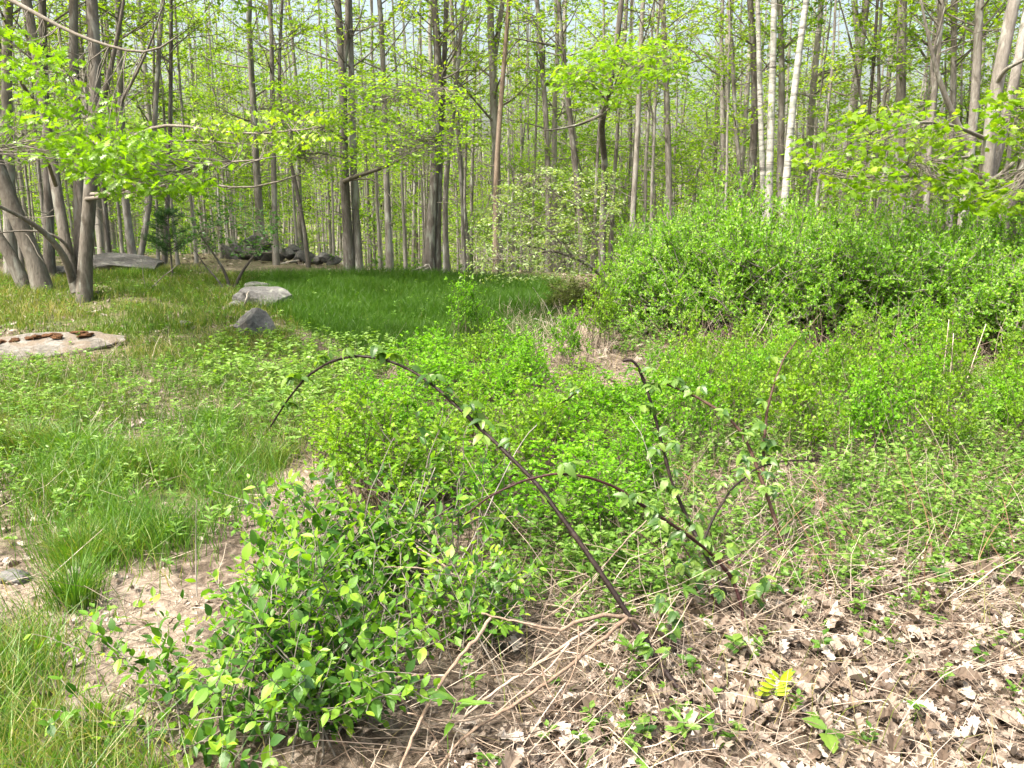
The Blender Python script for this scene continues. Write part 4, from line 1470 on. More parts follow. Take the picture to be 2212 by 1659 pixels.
stick("fallen_branch", "bleached white broken branch beside the low juniper", [
    ([on(1215, 715, 0.2), on(1180, 695, 0.5), on(1150, 690, 0.6)], 0.022, 0.012),
    ([on(1180, 695, 0.5), on(1120, 700, 0.5), on(1090, 690, 0.5), on(1070, 685, 0.5)], 0.007, 0.003),
    ([on(1196, 704, 0.4), (1185, 670, 10.8), (1170, 645, 10.8), (1150, 620, 10.8)], 0.006, 0.002),
    ([on(1205, 735, 0.2), on(1170, 740, 0.3), on(1130, 750, 0.3), on(1090, 756, 0.3)], 0.007, 0.003)], "palewood")
stick("fallen_log", "pale rotten log lying in leaf litter at the meadow's far edge", [
    ([on(950, 617, 0.1), on(990, 613, 0.1), on(1040, 617, 0.1), on(1085, 626, 0.1)], 0.035, 0.02),
    ([on(1015, 612, 0.2), on(1050, 619, 0.2), on(1075, 618, 0.2)], 0.015, 0.008)], "palewood", "log")
stick("broken_stick", "pair of broken grey sticks propped against the broad fused trunk", [
    ([(885, 588, 17.2), (925, 572, 17.6)], 0.028, 0.022), ([(890, 598, 17.1), (926, 578, 17.6)], 0.024, 0.02), ([(926, 570, 17.5), (936, 592, 17.4)], 0.012, 0.01)], "palewood")
stick("fallen_pole", "grey dead pole leaning across the stone wall", [([(600, 573, 19.0), (625, 567, 19.2), (648, 562, 19.4)], 0.035, 0.025)], "palewood", "branch")
stick("fallen_pole", "dead grey sapling slanting above the stone wall", [([(540, 545, 19.6), (620, 548, 19.6), (660, 560, 19.6), (695, 576, 19.2)], 0.03, 0.025)], "twig", "branch")
stick("dead_twig", "bare forked grey twig standing in grass near the long low boulder", [
    ([on(308, 640, 0.0), (330, 618, 13.4), (360, 592, 13.4), (385, 570, 13.3)], 0.014, 0.006), ([(318, 628, 13.4), (310, 605, 13.4), (306, 560, 13.4)], 0.007, 0.003), ([(310, 638, 13.4), (290, 622, 13.4)], 0.006, 0.003)], "twig")
stick("dead_twig", "short pale stake leaning on the long lichen-covered boulder", [([on(527, 668, 0.0), (530, 648, 11.6), (537, 630, 11.7)], 0.014, 0.012)], "palewood")
stick("dead_twig", "pale dead stalk lying in the grass below the ledge", [([on(282, 923, 0.1), on(330, 908, 0.1), on(385, 895, 0.1), on(400, 893, 0.1)], 0.006, 0.004)], "palewood")

# dead brushwood in the foreground
stick("dead_branch", "arching tan dead branch with forked twigs lying over the leaf litter", [
    ([on(1460, 1395, 0.05), (1400, 1352, 2.62), (1350, 1332, 2.55), (1290, 1330, 2.5), (1240, 1345, 2.45), (1210, 1362, 2.42)], 0.0095, 0.006),
    ([(1210, 1362, 2.42), (1160, 1352, 2.4), (1080, 1335, 2.4), (1040, 1325, 2.4)], 0.005, 0.003),
    ([(1290, 1345, 2.5), (1230, 1390, 2.42), (1150, 1440, 2.35), (1060, 1500, 2.28), (990, 1560, 2.2), (930, 1620, 2.12), (880, 1680, 2.05)], 0.006, 0.003),
    ([(1355, 1335, 2.5), (1290, 1390, 2.4), (1190, 1470, 2.28), (1080, 1540, 2.2), (1000, 1590, 2.14), (930, 1680, 2.02)], 0.007, 0.004),
    ([(1230, 1390, 2.4), (1190, 1440, 2.35), (1130, 1490, 2.3), (1050, 1560, 2.2)], 0.0035, 0.002),
    ([(1060, 1335, 2.4), (1020, 1390, 2.3), (960, 1460, 2.2), (910, 1550, 2.1), (870, 1640, 2.0), (855, 1690, 1.96)], 0.006, 0.005),
    ([(960, 1460, 2.22), (880, 1458, 2.2), (810, 1472, 2.18), (775, 1490, 2.16)], 0.004, 0.002),
    ([(1190, 1460, 2.3), (1110, 1455, 2.28), (1060, 1460, 2.25)], 0.003, 0.0015),
    ([(1250, 1352, 2.4), (1250, 1400, 2.35), (1240, 1450, 2.3), (1200, 1530, 2.25)], 0.003, 0.0015),
    ([(1170, 1440, 2.3), (1180, 1480, 2.25), (1205, 1520, 2.22)], 0.003, 0.002),
    ([(1080, 1540, 2.2), (1000, 1560, 2.15), (940, 1555, 2.12), (880, 1540, 2.1)], 0.0035, 0.002)], "deadwood")
stick("dead_branch", "long thin tan dead twig slanting up from the bush toward the dark cane", [
    ([(1000, 1450, 2.9), (1080, 1400, 2.9), (1200, 1320, 2.9), (1280, 1250, 2.95), (1350, 1170, 3.0), (1400, 1120, 3.1)], 0.004, 0.002),
    ([(1280, 1250, 2.95), (1250, 1235, 2.95), (1180, 1228, 2.95)], 0.0022, 0.001), ([(1330, 1190, 3.0), (1290, 1180, 3.0), (1250, 1172, 3.0)], 0.002, 0.001)], "deadwood")
stick("dead_branch", "pale dead twig reaching out of the front shrub over dark leaves", [
    ([(900, 1180, 3.0), (980, 1240, 2.9), (1050, 1310, 2.85), (1130, 1350, 2.8), (1210, 1372, 2.75)], 0.0045, 0.003), ([(980, 1240, 2.9), (900, 1225, 2.9), (830, 1225, 2.9)], 0.0025, 0.0012)], "deadwood")
for lbl, p, r in (
        ("pale bare stick rising through the thicket beside the arching cane", [on(940, 1330, 0.3), (985, 1230, 3.2), (1050, 1110, 3.25), (1100, 1000, 3.3), (1140, 930, 3.35), (1160, 918, 3.35)], 0.0042),
        ("thin pale stick rising behind the front shrub", [on(850, 1280, 0.3), (880, 1180, 3.3), (910, 1080, 3.3), (940, 1010, 3.3)], 0.0035),
        ("very thin straight grey stalk at the top of the front shrub", [on(425, 1290, 0.2), (422, 1180, 3.2), (424, 1080, 3.2)], 0.003),
        ("wavy grey dead stalk between two arching canes", [on(1440, 1180, 0.2), (1430, 1120, 3.9), (1410, 1020, 3.9), (1390, 940, 3.95), (1360, 900, 4.0)], 0.0032)):
    stick("bare_stick", lbl, [(p, r, r * 0.5)], "twig" if "straight" in lbl else "palewood", sides=5)


# ------------------------------------------------------------------ brambles
SERR_ME = []
for k, (fo, cu) in enumerate(((0.25, 0.2), (0.35, 0.35), (0.15, 0.5))):
    mb = MB()
    tv, tf = leaf_tm([0.16, 0.20, 0.30, 0.25, 0.31, 0.23, 0.25, 0.15, 0.13], fo, cu)
    mb.add(tv, tf)
    SERR_ME.append(mb.mesh("leaflet", M["bramble"]))


def mat_axes(pos, d, nor, sc):
    X = norm(np.asarray(d, float))
    Z = np.asarray(nor, float)
    Z = Z - (Z @ X) * X
    Z = norm(Z)
    Y = np.cross(Z, X)
    m = Matrix.Identity(4)
    for i_ in range(3):
        m[i_][0], m[i_][1], m[i_][2], m[i_][3] = X[i_] * sc, Y[i_] * sc, Z[i_] * sc, pos[i_]
    return m


def bramble(label, paths, mat, leaf_spots, seed, leaf=0.058, name="bramble_cane"):
    """canes plus palmate leaves on stalks; every leaflet is a part"""
    rng = np.random.default_rng(seed)
    P0 = np.array(at(*paths[0][0][0]))
    root = thing(name, P0, label, "bramble")
    for k, (p, r0, r1) in enumerate(paths):
        Q = smooth_path([at(*q) for q in p], 6 * len(p))
        m = MB()
        m.tubes(Q, np.linspace(r0, r1, len(Q)) * (1 + 0.10 * rng.normal(0, 1, len(Q))), 8)
        # prickles
        n = len(Q) * 4
        q = pick(Q, rng.uniform(0.02, 0.95, n))
        dd = rdirs(rng, n, -0.6, 0.6)
        m.tubes(np.stack([q, q + dd * (r0 + 0.007)], 1), np.array([0.0016, 0.0003]), 3)
        m.build("cane" if k == 0 else "side_cane", M[mat], root, True, P0)
        for t in leaf_spots[k]:
            base = pick(Q, np.array([t]))[0]
            nw = int(rng.integers(2, 5))
            for w in range(nw):
                sd = norm(rdirs(rng, 1, 0.0, 0.9)[0] + np.array([0, -0.3, 0.25]))
                tip = base + sd * rng.uniform(0.03, 0.09)
                st = MB()
                st.tubes(np.stack([base, (base + tip) / 2 + [0, 0, 0.006], tip]), np.array([0.0016, 0.0013, 0.001]), 4, 0.5)
                lf = st.build("leaf", M["herb"], root, False, P0)
                nl3 = int(rng.choice([3, 3, 5]))
                az = rng.uniform(0, 6.28)
                fwd = norm(np.array([math.cos(az), math.sin(az), rng.uniform(-0.5, 0.2)]))
                up = norm(np.array([0, -0.25, 1.0]) + rng.normal(0, 0.3, 3))
                sid = np.cross(up, fwd)
                for a in np.linspace(-1.25, 1.25, nl3):
                    dd = norm(fwd * math.cos(a) + sid * math.sin(a) + np.array([0, 0, -0.15]))
                    o = bpy.data.objects.new("leaflet", SERR_ME[int(rng.integers(3))])
                    COL.objects.link(o)
                    o.parent = lf
                    o.matrix_basis = mat_axes(tip - P0, dd, up + rng.normal(0, 0.12, 3), leaf * rng.uniform(0.6, 1.15) * (1.0 if abs(a) < 0.1 else 0.85))
    return root


bramble("long dark bramble cane arching high over the thicket with its tip hanging down", [
    ([on(1494, 1518), (1450, 1470, 2.5), (1390, 1380, 2.6), (1310, 1255, 2.7), (1230, 1140, 2.8), (1160, 1045, 2.9), (1080, 965, 3.0), (1000, 890, 3.1), (940, 835, 3.2), (890, 800, 3.25), (830, 775, 3.3), (765, 768, 3.35), (710, 782, 3.4), (660, 815, 3.45), (620, 865, 3.5), (584, 922, 3.55)], 0.0115, 0.004)],
    "cane", [[0.08, 0.2, 0.33, 0.45, 0.50, 0.53, 0.56, 0.60, 0.66, 0.72, 0.77, 0.82, 0.88, 0.95]], 3)
bramble("red bramble cane curving low across the dark arching cane", [
    ([on(1606, 1372), (1604, 1310, 2.95), (1580, 1245, 3.0), (1530, 1190, 3.0), (1470, 1145, 2.95), (1400, 1100, 2.9), (1330, 1052, 2.88), (1270, 1030, 2.85), (1200, 1022, 2.85), (1130, 1038, 2.85), (1060, 1070, 2.85), (1005, 1112, 2.85)], 0.0085, 0.0035)],
    "redcane", [[0.14, 0.24, 0.34, 0.44, 0.55, 0.72]], 4)
bramble("dark red bramble cane standing upright with a bent broken tip", [
    ([on(1608, 1385), (1570, 1290, 3.1), (1520, 1190, 3.2), (1480, 1110, 3.3), (1450, 1040, 3.35), (1430, 960, 3.4), (1410, 880, 3.45), (1390, 820, 3.5), (1375, 785, 3.5), (1362, 773, 3.5), (1345, 780, 3.5)], 0.0105, 0.006),
    ([(1515, 1180, 3.2), (1540, 1120, 3.25), (1580, 1055, 3.35), (1640, 1008, 3.5), (1700, 995, 3.6), (1765, 995, 3.7)], 0.0055, 0.003)],
    "cane", [[0.25, 0.34, 0.42, 0.5, 0.57, 0.64, 0.7, 0.78, 0.85, 0.92], [0.3, 0.5, 0.7]], 5)
bramble("thick reddish brown bramble stalk with a dark upright side cane", [
    ([on(1722, 1285), (1705, 1220, 3.6), (1680, 1140, 3.65), (1650, 1050, 3.7), (1625, 980, 3.75), (1600, 930, 3.8), (1560, 890, 3.85), (1500, 855, 3.9), (1440, 830, 3.95)], 0.0145, 0.005),
    ([(1648, 1020, 3.7), (1650, 960, 3.75), (1658, 880, 3.8), (1675, 820, 3.85), (1695, 770, 3.9), (1730, 725, 3.95)], 0.008, 0.003)],
    "browncane", [[0.38, 0.48, 0.55, 0.62, 0.7, 0.78, 0.86, 0.95], [0.15, 0.3, 0.45, 0.6, 0.75, 0.95]], 6)
bramble("short green-brown bramble shoot rising left of the canes' common foot", [
    ([on(1570, 1350), (1540, 1290, 3.0), (1500, 1220, 3.05), (1470, 1170, 3.1)], 0.005, 0.003),
    ([on(1530, 1330), (1500, 1260, 3.1), (1440, 1200, 3.1), (1380, 1150, 3.1)], 0.004, 0.002)],
    "browncane", [[0.4, 0.7, 0.95], [0.5, 0.9]], 8)
bramble("low leafy bramble shoot at the foot of the red canes", [
    ([on(1640, 1350), (1650, 1300, 3.0), (1640, 1260, 3.0)], 0.003, 0.002)], "browncane", [[0.3, 0.6, 0.95]], 9)
bramble("low bramble runner with toothed leaves under the dark arching cane", [
    ([on(1430, 1400), (1425, 1350, 2.7), (1440, 1290, 2.75)], 0.003, 0.002)], "browncane", [[0.3, 0.6, 0.95]], 10)
bramble("thin bramble runner among the thicket shrubs, cut short and pink", [
    ([(1255, 838, 5.2), (1230, 860, 5.1), (1190, 885, 5.0), (1165, 898, 5.0)], 0.006, 0.004)], "redcane", [[0.2, 0.5]], 11, 0.06)

# ------------------------------------------------------------------ the leafy shrub in the foreground
HONEY_ME = []
for tm_ in (OVAL, OVAL2, leaf_tm([0.15, 0.22, 0.20, 0.10], 0.35, 0.05), leaf_tm([0.2, 0.27, 0.25, 0.15], 0.05, 0.2)):
    mb = MB()
    mb.add(*tm_)
    HONEY_ME.append((mb.mesh("leaf", M["honey_obj"]), tm_))


def leafy_shrub(label, base_px, tips, seed, leaf=0.05, nbase=0.16, twigs=5, top_objs=300, spacing=0.034):
    """stems run from the foot to tips (u, v, depth); opposite leaf pairs along stems and side twigs"""
    rng = np.random.default_rng(seed)
    p0 = gnd(*base_px)
    root = thing("leafy_shrub", p0, label, "shrub", "leafy shrubs in the foreground")
    wood = MB()
    pos, dirs, nors, sc, tin = [], [], [], [], []

    def pairs(Q, t0, size):
        L = np.linalg.norm(np.diff(Q, axis=0), axis=1).sum()
        n = max(2, int(L * (1 - t0) / spacing))
        for k, t in enumerate(np.linspace(t0, 1.0, n)):
            b = pick(Q, np.array([t]))[0]
            b2 = pick(Q, np.array([max(t - 0.05, 0)]))[0]
            tg = norm(b - b2 + 1e-6)
            a = k * 1.571 + rng.uniform(-0.5, 0.5)
            s1 = norm(np.cross(tg, np.array([math.cos(a), math.sin(a), 0.35])))
            young = t > 0.86
            for sg in (1, -1):
                if rng.uniform() < 0.14:
                    continue
                dd = norm(s1 * sg + tg * (1.1 if young else 0.45) + np.array([0, 0, -0.05]) + rng.normal(0, 0.18, 3))
                pos.append(b)
                dirs.append(dd)
                nors.append(norm(np.array([0, 0, 1.0]) + tg * 0.3 + rng.normal(0, 0.3, 3)))
                sc.append(size * rng.uniform(0.45, 1.25) * (0.75 if young else 1.0))
                tin.append(np.clip((0.85 if young else 0.4) + rng.normal(0, 0.2), 0, 1))

    for (u, v, d_) in tips:
        e = at(u, v, d_)
        s = p0 + np.array([rng.normal(0, nbase), rng.normal(0, nbase * 0.8), -0.03])
        s[2] = float(hgt(s[0], s[1])) - 0.03
        mid = (s + e) / 2 + np.array([0, 0, 0.28 * max(e[2] - s[2], 0.1)]) - (e - s) * np.array([0.18, 0.18, 0])
        t = np.linspace(0, 1, 10)[:, None]
        Q = (1 - t) ** 2 * s + 2 * t * (1 - t) * mid + t * t * e
        Q[1:-1] += rng.normal(0, 0.006, Q[1:-1].shape)
        wood.tubes(Q, np.linspace(0.0038, 0.0014, 10), 5)
        pairs(Q, 0.35, leaf)
        for _ in range(twigs):
            b = pick(Q, np.array([rng.uniform(0.3, 0.92)]))[0]
            dd = norm(rdirs(rng, 1, -0.1, 0.8)[0] + 0.5 * norm(e - s))
            T = grow(rng, b[None], dd[None], rng.uniform(0.08, 0.22), 5, 0.1, 0.08)[0]
            wood.tubes(T, np.linspace(0.0018, 0.0009, 5), 4)
            pairs(T, 0.25, leaf * 0.9)
    wood.build("stems", M["twig"], root, True, p0, "stuff")
    pos, dirs, nors, sc, tin = map(np.array, (pos, dirs, nors, sc, tin))
    # the leaves that show largest are parts of their own
    show = sc / (pos[:, 1] + 0.2) * (0.6 + 0.4 * np.clip((pos[:, 2] - p0[2]) / 0.4, 0, 1)) * (0.55 + 0.45 * np.abs(nors @ norm(np.array([0, -1, 0.8]))))
    order = np.argsort(-show)
    kinds_i = rng.integers(0, 4, len(pos))
    for k in order[:top_objs]:
        o = bpy.data.objects.new("leaf", HONEY_ME[kinds_i[k]][0])
        COL.objects.link(o)
        o.parent = root
        o.matrix_basis = mat_axes(pos[k] - p0, dirs[k], nors[k], sc[k])
    rest = order[top_objs:]
    lv = MB()
    for q in range(4):
        s_ = rest[kinds_i[rest] == q]
        lv.leaves(HONEY_ME[q][1], pos[s_], dirs[s_], nors[s_], sc[s_], tin[s_])
    if lv.n:
        lv.build("foliage", M["honey"], root, False, p0, "stuff")
    return root


rh = np.random.default_rng(77)


def tips_in(poly, n, d0, d1, rng=rh):
    us = [p[0] for p in poly]
    vv = [p[1] for p in poly]
    out = []
    while len(out) < n:
        u, v = rng.uniform(min(us), max(us)), rng.uniform(min(vv), max(vv))
        if inpoly(np.array([u]), np.array([v]), poly)[0]:
            out.append((u, v, rng.uniform(d0, d1)))
    return out


leafy_shrub("dense leafy shrub with oval blue-green leaves in front of the bare soil", (660, 1560),
            tips_in([(430, 1230), (560, 1130), (760, 1130), (900, 1230), (980, 1340), (900, 1440), (560, 1400), (420, 1340)], 62, 2.3, 3.2) + tips_in([(420, 1450), (900, 1420), (960, 1500), (780, 1600), (430, 1560)], 20, 2.05, 2.4), 5, 0.055, 0.14)
leafy_shrub("sprawling leafy shrub arm whose sprigs hang over the bare soil", (420, 1580),
            [(125, 1385, 2.55), (190, 1330, 2.6), (80, 1530, 2.25), (250, 1430, 2.5), (330, 1380, 2.6), (300, 1480, 2.4), (350, 1560, 2.25), (400, 1460, 2.4), (240, 1560, 2.2), (410, 1340, 2.7), (330, 1290, 2.9), (450, 1600, 2.1), (520, 1640, 2.05), (600, 1655, 2.02), (720, 1560, 2.12), (760, 1530, 2.12)], 6, 0.055, 0.10, 3, 240)
leafy_shrub("loose leafy shrub with pale upright tips behind the dense front shrub", (760, 1330),
            tips_in([(480, 1100), (640, 1010), (700, 1000), (800, 1050), (900, 1060), (1010, 1100), (1060, 1180), (900, 1220), (560, 1190)], 48, 3.1, 3.8), 7, 0.062, 0.2, 4, 280)
leafy_shrub("low leafy shrub tangled with dead twigs right of the dense front shrub", (1010, 1420),
            tips_in([(880, 1180), (1080, 1130), (1180, 1230), (1160, 1340), (1050, 1400), (920, 1330)], 30, 2.6, 3.2), 12, 0.05, 0.15, 4, 240)
leafy_shrub("thin leafy shrub climbing among the arching canes with large pale tip leaves", (960, 1240),
            [(860, 930, 3.5), (900, 890, 3.5), (980, 880, 3.5), (1010, 920, 3.5), (1060, 930, 3.4), (840, 1000, 3.5), (930, 1000, 3.5), (1000, 1000, 3.4), (960, 960, 3.5), (1110, 1010, 3.4), (1120, 1090, 3.3), (690, 1000, 3.7), (460, 1060, 3.6), (900, 1060, 3.4), (790, 1020, 3.6), (1160, 1120, 3.2), (1080, 1060, 3.3)], 8, 0.062, 0.22, 2, 200, 0.05)

# ------------------------------------------------------------------ ground vegetation
rngG = np.random.default_rng(91)


def scatter(polys, dens, ymin, ymax, rng=rngG, patch=None, edge_r=20):
    """random ground points, dens per square metre, inside the zones"""
    wid = lambda y: 0.72 * y + 1.4
    area = (wid(ymin) + wid(ymax)) * (ymax - ymin)
    n = int(area * dens)
    y = np.sqrt(rng.uniform(ymin ** 2, ymax ** 2, n))
    x = rng.uniform(-1, 1, n) * wid(y)
    z = hgt(x, y)
    u, v = proj(x, y, z)
    k = 120.0 / y
    u2, v2 = u + rng.normal(0, 1, n) * edge_r * k / 30, v + rng.normal(0, 1, n) * edge_r * 0.4 * k / 30
    keep = np.zeros(n, bool)
    for p in polys:
        keep |= inpoly(u2, v2, p)
    if patch is not None:
        keep &= fbm(x, y, patch[0]) + rng.normal(0, 0.25, n) > patch[1]
    return np.stack([x, y, z], -1)[keep]


def blades(mb, p, h, w, bend, tint, rng=rngG, lean=None):
    n = len(p)
    if n == 0:
        return
    a = rng.uniform(0, 6.28, n)
    side = np.stack([np.cos(a), np.sin(a), np.zeros(n)], -1)
    b = rng.uniform(0, 6.28, n)
    bd = np.stack([np.cos(b), np.sin(b), np.zeros(n)], -1)
    if lean is not None:
        bd = norm(bd + lean)
    bd = bd * (bend * rng.uniform(0.3, 1.3, n) * h)[:, None]
    up = np.array([0, 0, 1.0])
    m = p + up * (h * 0.55)[:, None] + bd * 0.3
    t = p + up * (h * 0.95)[:, None] + bd
    w = np.broadcast_to(w, (n,))[:, None]
    V = np.stack([p - side * w, p + side * w, m + side * w * 0.75, m - side * w * 0.75, t], 1).reshape(-1, 3)
    o = (np.arange(n) * 5)[:, None]
    mb.add(V, [o + np.array([[0, 1, 2, 3]]), o + np.array([[3, 2, 4]])], np.repeat(np.broadcast_to(tint, (n,)), 5))


def stuff(mb, name, mat, label, cat):
    o = mb.build(name, M[mat])
    return tag(o, label, cat, kind="stuff")


# lush meadow grass in the clearing
g = MB()
p = scatter([Z_MEADOW], 4200, 8.5, 18.5, edge_r=45, patch=(1.1, -1.05))
blades(g, p, 0.09 + 0.13 * rngG.uniform(0, 1, len(p)) + 0.04 * fbm(p[:, 0], p[:, 1], 1.3), 0.0026, 0.6, np.clip(0.30 + 0.16 * fbm(p[:, 0], p[:, 1], 0.9) + rngG.normal(0, 0.14, len(p)), 0, 0.9))
stuff(g, "meadow_grass", "meadow", "lush dark green grass filling the small meadow before the wood", "grass")
# short olive grass on the left
g = MB()
p = scatter([Z_LEFT], 1200, 8.0, 17.5, patch=(1.7, -0.25), edge_r=20)
blades(g, p, rngG.uniform(0.06, 0.19, len(p)), 0.0038, 0.7, np.clip(0.52 + 0.28 * fbm(p[:, 0], p[:, 1], 1.1) + rngG.normal(0, 0.22, len(p)), 0, 1))
stuff(g, "short_grass", "grass", "short olive green grass around the oak clump and boulders", "grass")
# mixed grass in the left middle ground
g = MB()
p = scatter([Z_MIX], 1000, 4.0, 10.5, patch=(2.1, -0.2), edge_r=20)
blades(g, p, rngG.uniform(0.07, 0.24, len(p)), 0.0028, 0.8, np.clip(0.45 + 0.25 * fbm(p[:, 0], p[:, 1], 1.9) + rngG.normal(0, 0.22, len(p)), 0, 1))
stuff(g, "mixed_grass", "grass", "patchy green and straw grass among herbs left of the thicket", "grass")
# bright soft grass
g = MB()
p = scatter([Z_BRIGHT], 7000, 3.0, 6.8, patch=(2.6, -0.1), edge_r=60)
blades(g, p, 0.13 + rngG.uniform(0.0, 0.17, len(p)), 0.0020, 0.75, np.clip(0.45 + 0.2 * fbm(p[:, 0], p[:, 1], 2.0) + rngG.normal(0, 0.2, len(p)), 0, 1))
stuff(g, "soft_grass", "brightgrass", "soft fresh green grass patch behind the bare soil", "grass")
# grass in the near corner
g = MB()
p = scatter([Z_CORNER], 6500, 1.7, 3.4, patch=(3.1, -0.3), edge_r=45)
blades(g, p, rngG.uniform(0.07, 0.24, len(p)), 0.0020, 0.9, np.clip(0.5 + 0.22 * fbm(p[:, 0], p[:, 1], 2.0) + rngG.normal(0, 0.28, len(p)), 0, 1))
stuff(g, "corner_grass", "brightgrass", "long grass beside the bare soil at the near left", "grass")
# grass gathered round the stones and the ledge
g = MB()
for (u, v, rx_, ry_, n_) in ((568, 664, 0.55, 0.35, 900), (541, 732, 0.34, 0.26, 700), (503, 670, 0.2, 0.16, 250), (398, 708, 0.18, 0.15, 250), (258, 590, 0.95, 0.45, 900), (90, 775, 1.3, 0.5, 1500)):
    c_ = gnd(u, v)
    a_ = rngG.uniform(0, 6.28, n_)
    r_ = rngG.normal(1.0, 0.16, n_)
    x_ = c_[0] + np.cos(a_) * rx_ * r_
    y_ = c_[1] + ry_ * 0.6 + np.sin(a_) * ry_ * r_
    blades(g, np.stack([x_, y_, hgt(x_, y_)], -1), rngG.uniform(0.05, 0.17, n_), 0.0032, 0.7, np.clip(rngG.normal(0.5, 0.25, n_), 0, 1))
stuff(g, "stone_side_grass", "grass", "thin grass gathered around the boulders and the rock ledge", "grass")
# thin grass elsewhere
g = MB()
p = scatter([[(0, 600), (2212, 600), (2212, 1659), (0, 1659)]], 70, 1.8, 17, patch=(2.0, -0.1))
blades(g, p, rngG.uniform(0.06, 0.2, len(p)), 0.0025, 0.9, np.clip(rngG.normal(0.6, 0.25, len(p)), 0, 1))
p = scatter([[(560, 1700), (560, 1000), (1400, 700), (2212, 700), (2212, 1659)]], 160, 1.8, 11, patch=(2.6, 0.1))
blades(g, p, rngG.uniform(0.08, 0.28, len(p)), 0.0016, 1.0, np.clip(rngG.normal(0.85, 0.15, len(p)), 0, 1))
stuff(g, "stray_grass", "grass", "stray thin grass blades scattered over the whole ground", "grass")
# separate tufts
def tuft(u, v, n, h, r, label, mat="brightgrass", w=0.0018):
    rng = np.random.default_rng(int(u + v))
    p = gnd(u, v)
    mb = MB()
    q = np.column_stack([rng.normal(0, r, n), rng.normal(0, r, n), np.zeros(n)])
    out = norm(q + 1e-6)
    hh = h * rng.uniform(0.5, 1.1, n)
    a = rng.uniform(0, 6.28, n)
    side = np.stack([np.cos(a), np.sin(a), np.zeros(n)], -1)
    bd = out * (hh * rng.uniform(0.2, 0.9, n))[:, None]
    up = np.array([0, 0, 1.0])
    m_, t_ = q + up * (hh * 0.6)[:, None] + bd * 0.3, q + up * (hh * 0.9)[:, None] + bd
    V = np.stack([q - side * w, q + side * w, m_ + side * w * 0.8, m_ - side * w * 0.8, t_], 1).reshape(-1, 3)
    o = (np.arange(n) * 5)[:, None]
    mb.add(V, [o + np.array([[0, 1, 2, 3]]), o + np.array([[3, 2, 4]])], np.repeat(np.clip(rng.normal(0.55, 0.25, n), 0, 1), 5))
    ob = mb.build("grass_tuft", M[mat])
    ob.location = p
    tag(ob, label, "grass tuft", "separate tufts of grass")


tuft(165, 1310, 420, 0.24, 0.045, "upright yellow-green grass tuft standing alone on the bare soil")
tuft(175, 1215, 900, 0.20, 0.09, "dense fine-bladed grass tuft at the near edge of the fresh grass patch", w=0.0013)
tuft(590, 1010, 320, 0.20, 0.05, "drooping dull grass tuft beside the litter patch behind the front shrub", "grass")
tuft(200, 1600, 260, 0.12, 0.035, "short grass tuft in a hollow of the bare soil", "grass")
tuft(70, 975, 500, 0.24, 0.09, "dark long-bladed grass tuft in the left middle ground", "grass", 0.0025)
tuft(160, 990, 500, 0.26, 0.08, "arching broad-bladed grass tuft beside the dark long-bladed one", "brightgrass", 0.003)
tuft(470, 930, 420, 0.24, 0.08, "arching grass tuft among the pale herbs", "brightgrass", 0.003)
tuft(280, 600, 300, 0.25, 0.1, "bright grass tuft before the long low boulder", "brightgrass", 0.003)

# herbs: stem with whorled leaves
def herbs(mb, pts, hlo, hhi, nlv, leaf, tm, rng=rngG, spread=0.5, tints=(0, 1), up=0.3):
    n = len(pts)
    if n == 0:
        return
    h = rng.uniform(hlo, hhi, n)
    tip = pts + np.stack([rng.normal(0, 0.2, n) * h, rng.normal(0, 0.2, n) * h, h], -1)
    mid = (pts + tip) / 2 + rng.normal(0, 0.06, (n, 3)) * h[:, None]
    mb.tubes(np.stack([pts, mid, tip], 1), np.array([0.0016, 0.0013, 0.0008]), 3, 0.35)
    j = np.repeat(np.arange(n), nlv)
    t = rng.uniform(1 - spread, 1, n * nlv)
    b = pts[j] * (1 - t)[:, None] + tip[j] * t[:, None]
    d = norm(rdirs(rng, n * nlv, -0.3, 0.3) + np.array([0, 0, up]))
    nor = norm(np.array([0, 0, 1.0]) + rng.normal(0, 0.35, (n * nlv, 3)))
    tt = np.clip(0.6 * rng.uniform(*tints, n)[j] + 0.4 * rng.uniform(*tints, n * nlv), 0, 1)
    mb.leaves(tm, b, d, nor, leaf * rng.uniform(0.6, 1.25, n * nlv), tt)


hb = MB()
p = scatter([Z_MIX], 100, 4.0, 10.5, patch=(2.4, -0.1))
herbs(hb, p, 0.06, 0.22, 11, 0.052, LANCE, up=0.5)
p = scatter([Z_MIX], 70, 4.0, 10.5, patch=(1.9, 0.0))
herbs(hb, p, 0.06, 0.22, 9, 0.045, RHOMB, tints=(0.4, 1))
p = scatter([[(440, 760), (640, 735), (860, 760), (880, 810), (740, 850), (640, 920), (460, 850)]], 70, 5.5, 12)
herbs(hb, p, 0.10, 0.28, 9, 0.058, RHOMB, tints=(0.55, 1), spread=0.4)
p = scatter([Z_BRIGHT], 40, 3.0, 6.5)
herbs(hb, p, 0.08, 0.2, 12, 0.05, LANCE, up=0.7)
stuff(hb, "left_herbs", "herb", "mixed pale green herbs growing left of the thicket", "herbs")
hb = MB()
p = scatter([Z_RIGHT], 260, 2.9, 8.5, patch=(2.2, -0.35))
herbs(hb, p, 0.05, 0.24, 9, 0.030, RHOMB2, spread=0.75, tints=(0.1, 1))
p = scatter([Z_RIGHT], 130, 2.9, 8.5, patch=(3.1, -0.2))
herbs(hb, p, 0.10, 0.36, 10, 0.040, RHOMB, spread=0.8, tints=(0.4, 1.2))
p = scatter([Z_RIGHT, [(1180, 1130), (1400, 1080), (1440, 1330), (1220, 1430), (1000, 1300)]], 120, 2.6, 8.5, patch=(1.7, -0.3))
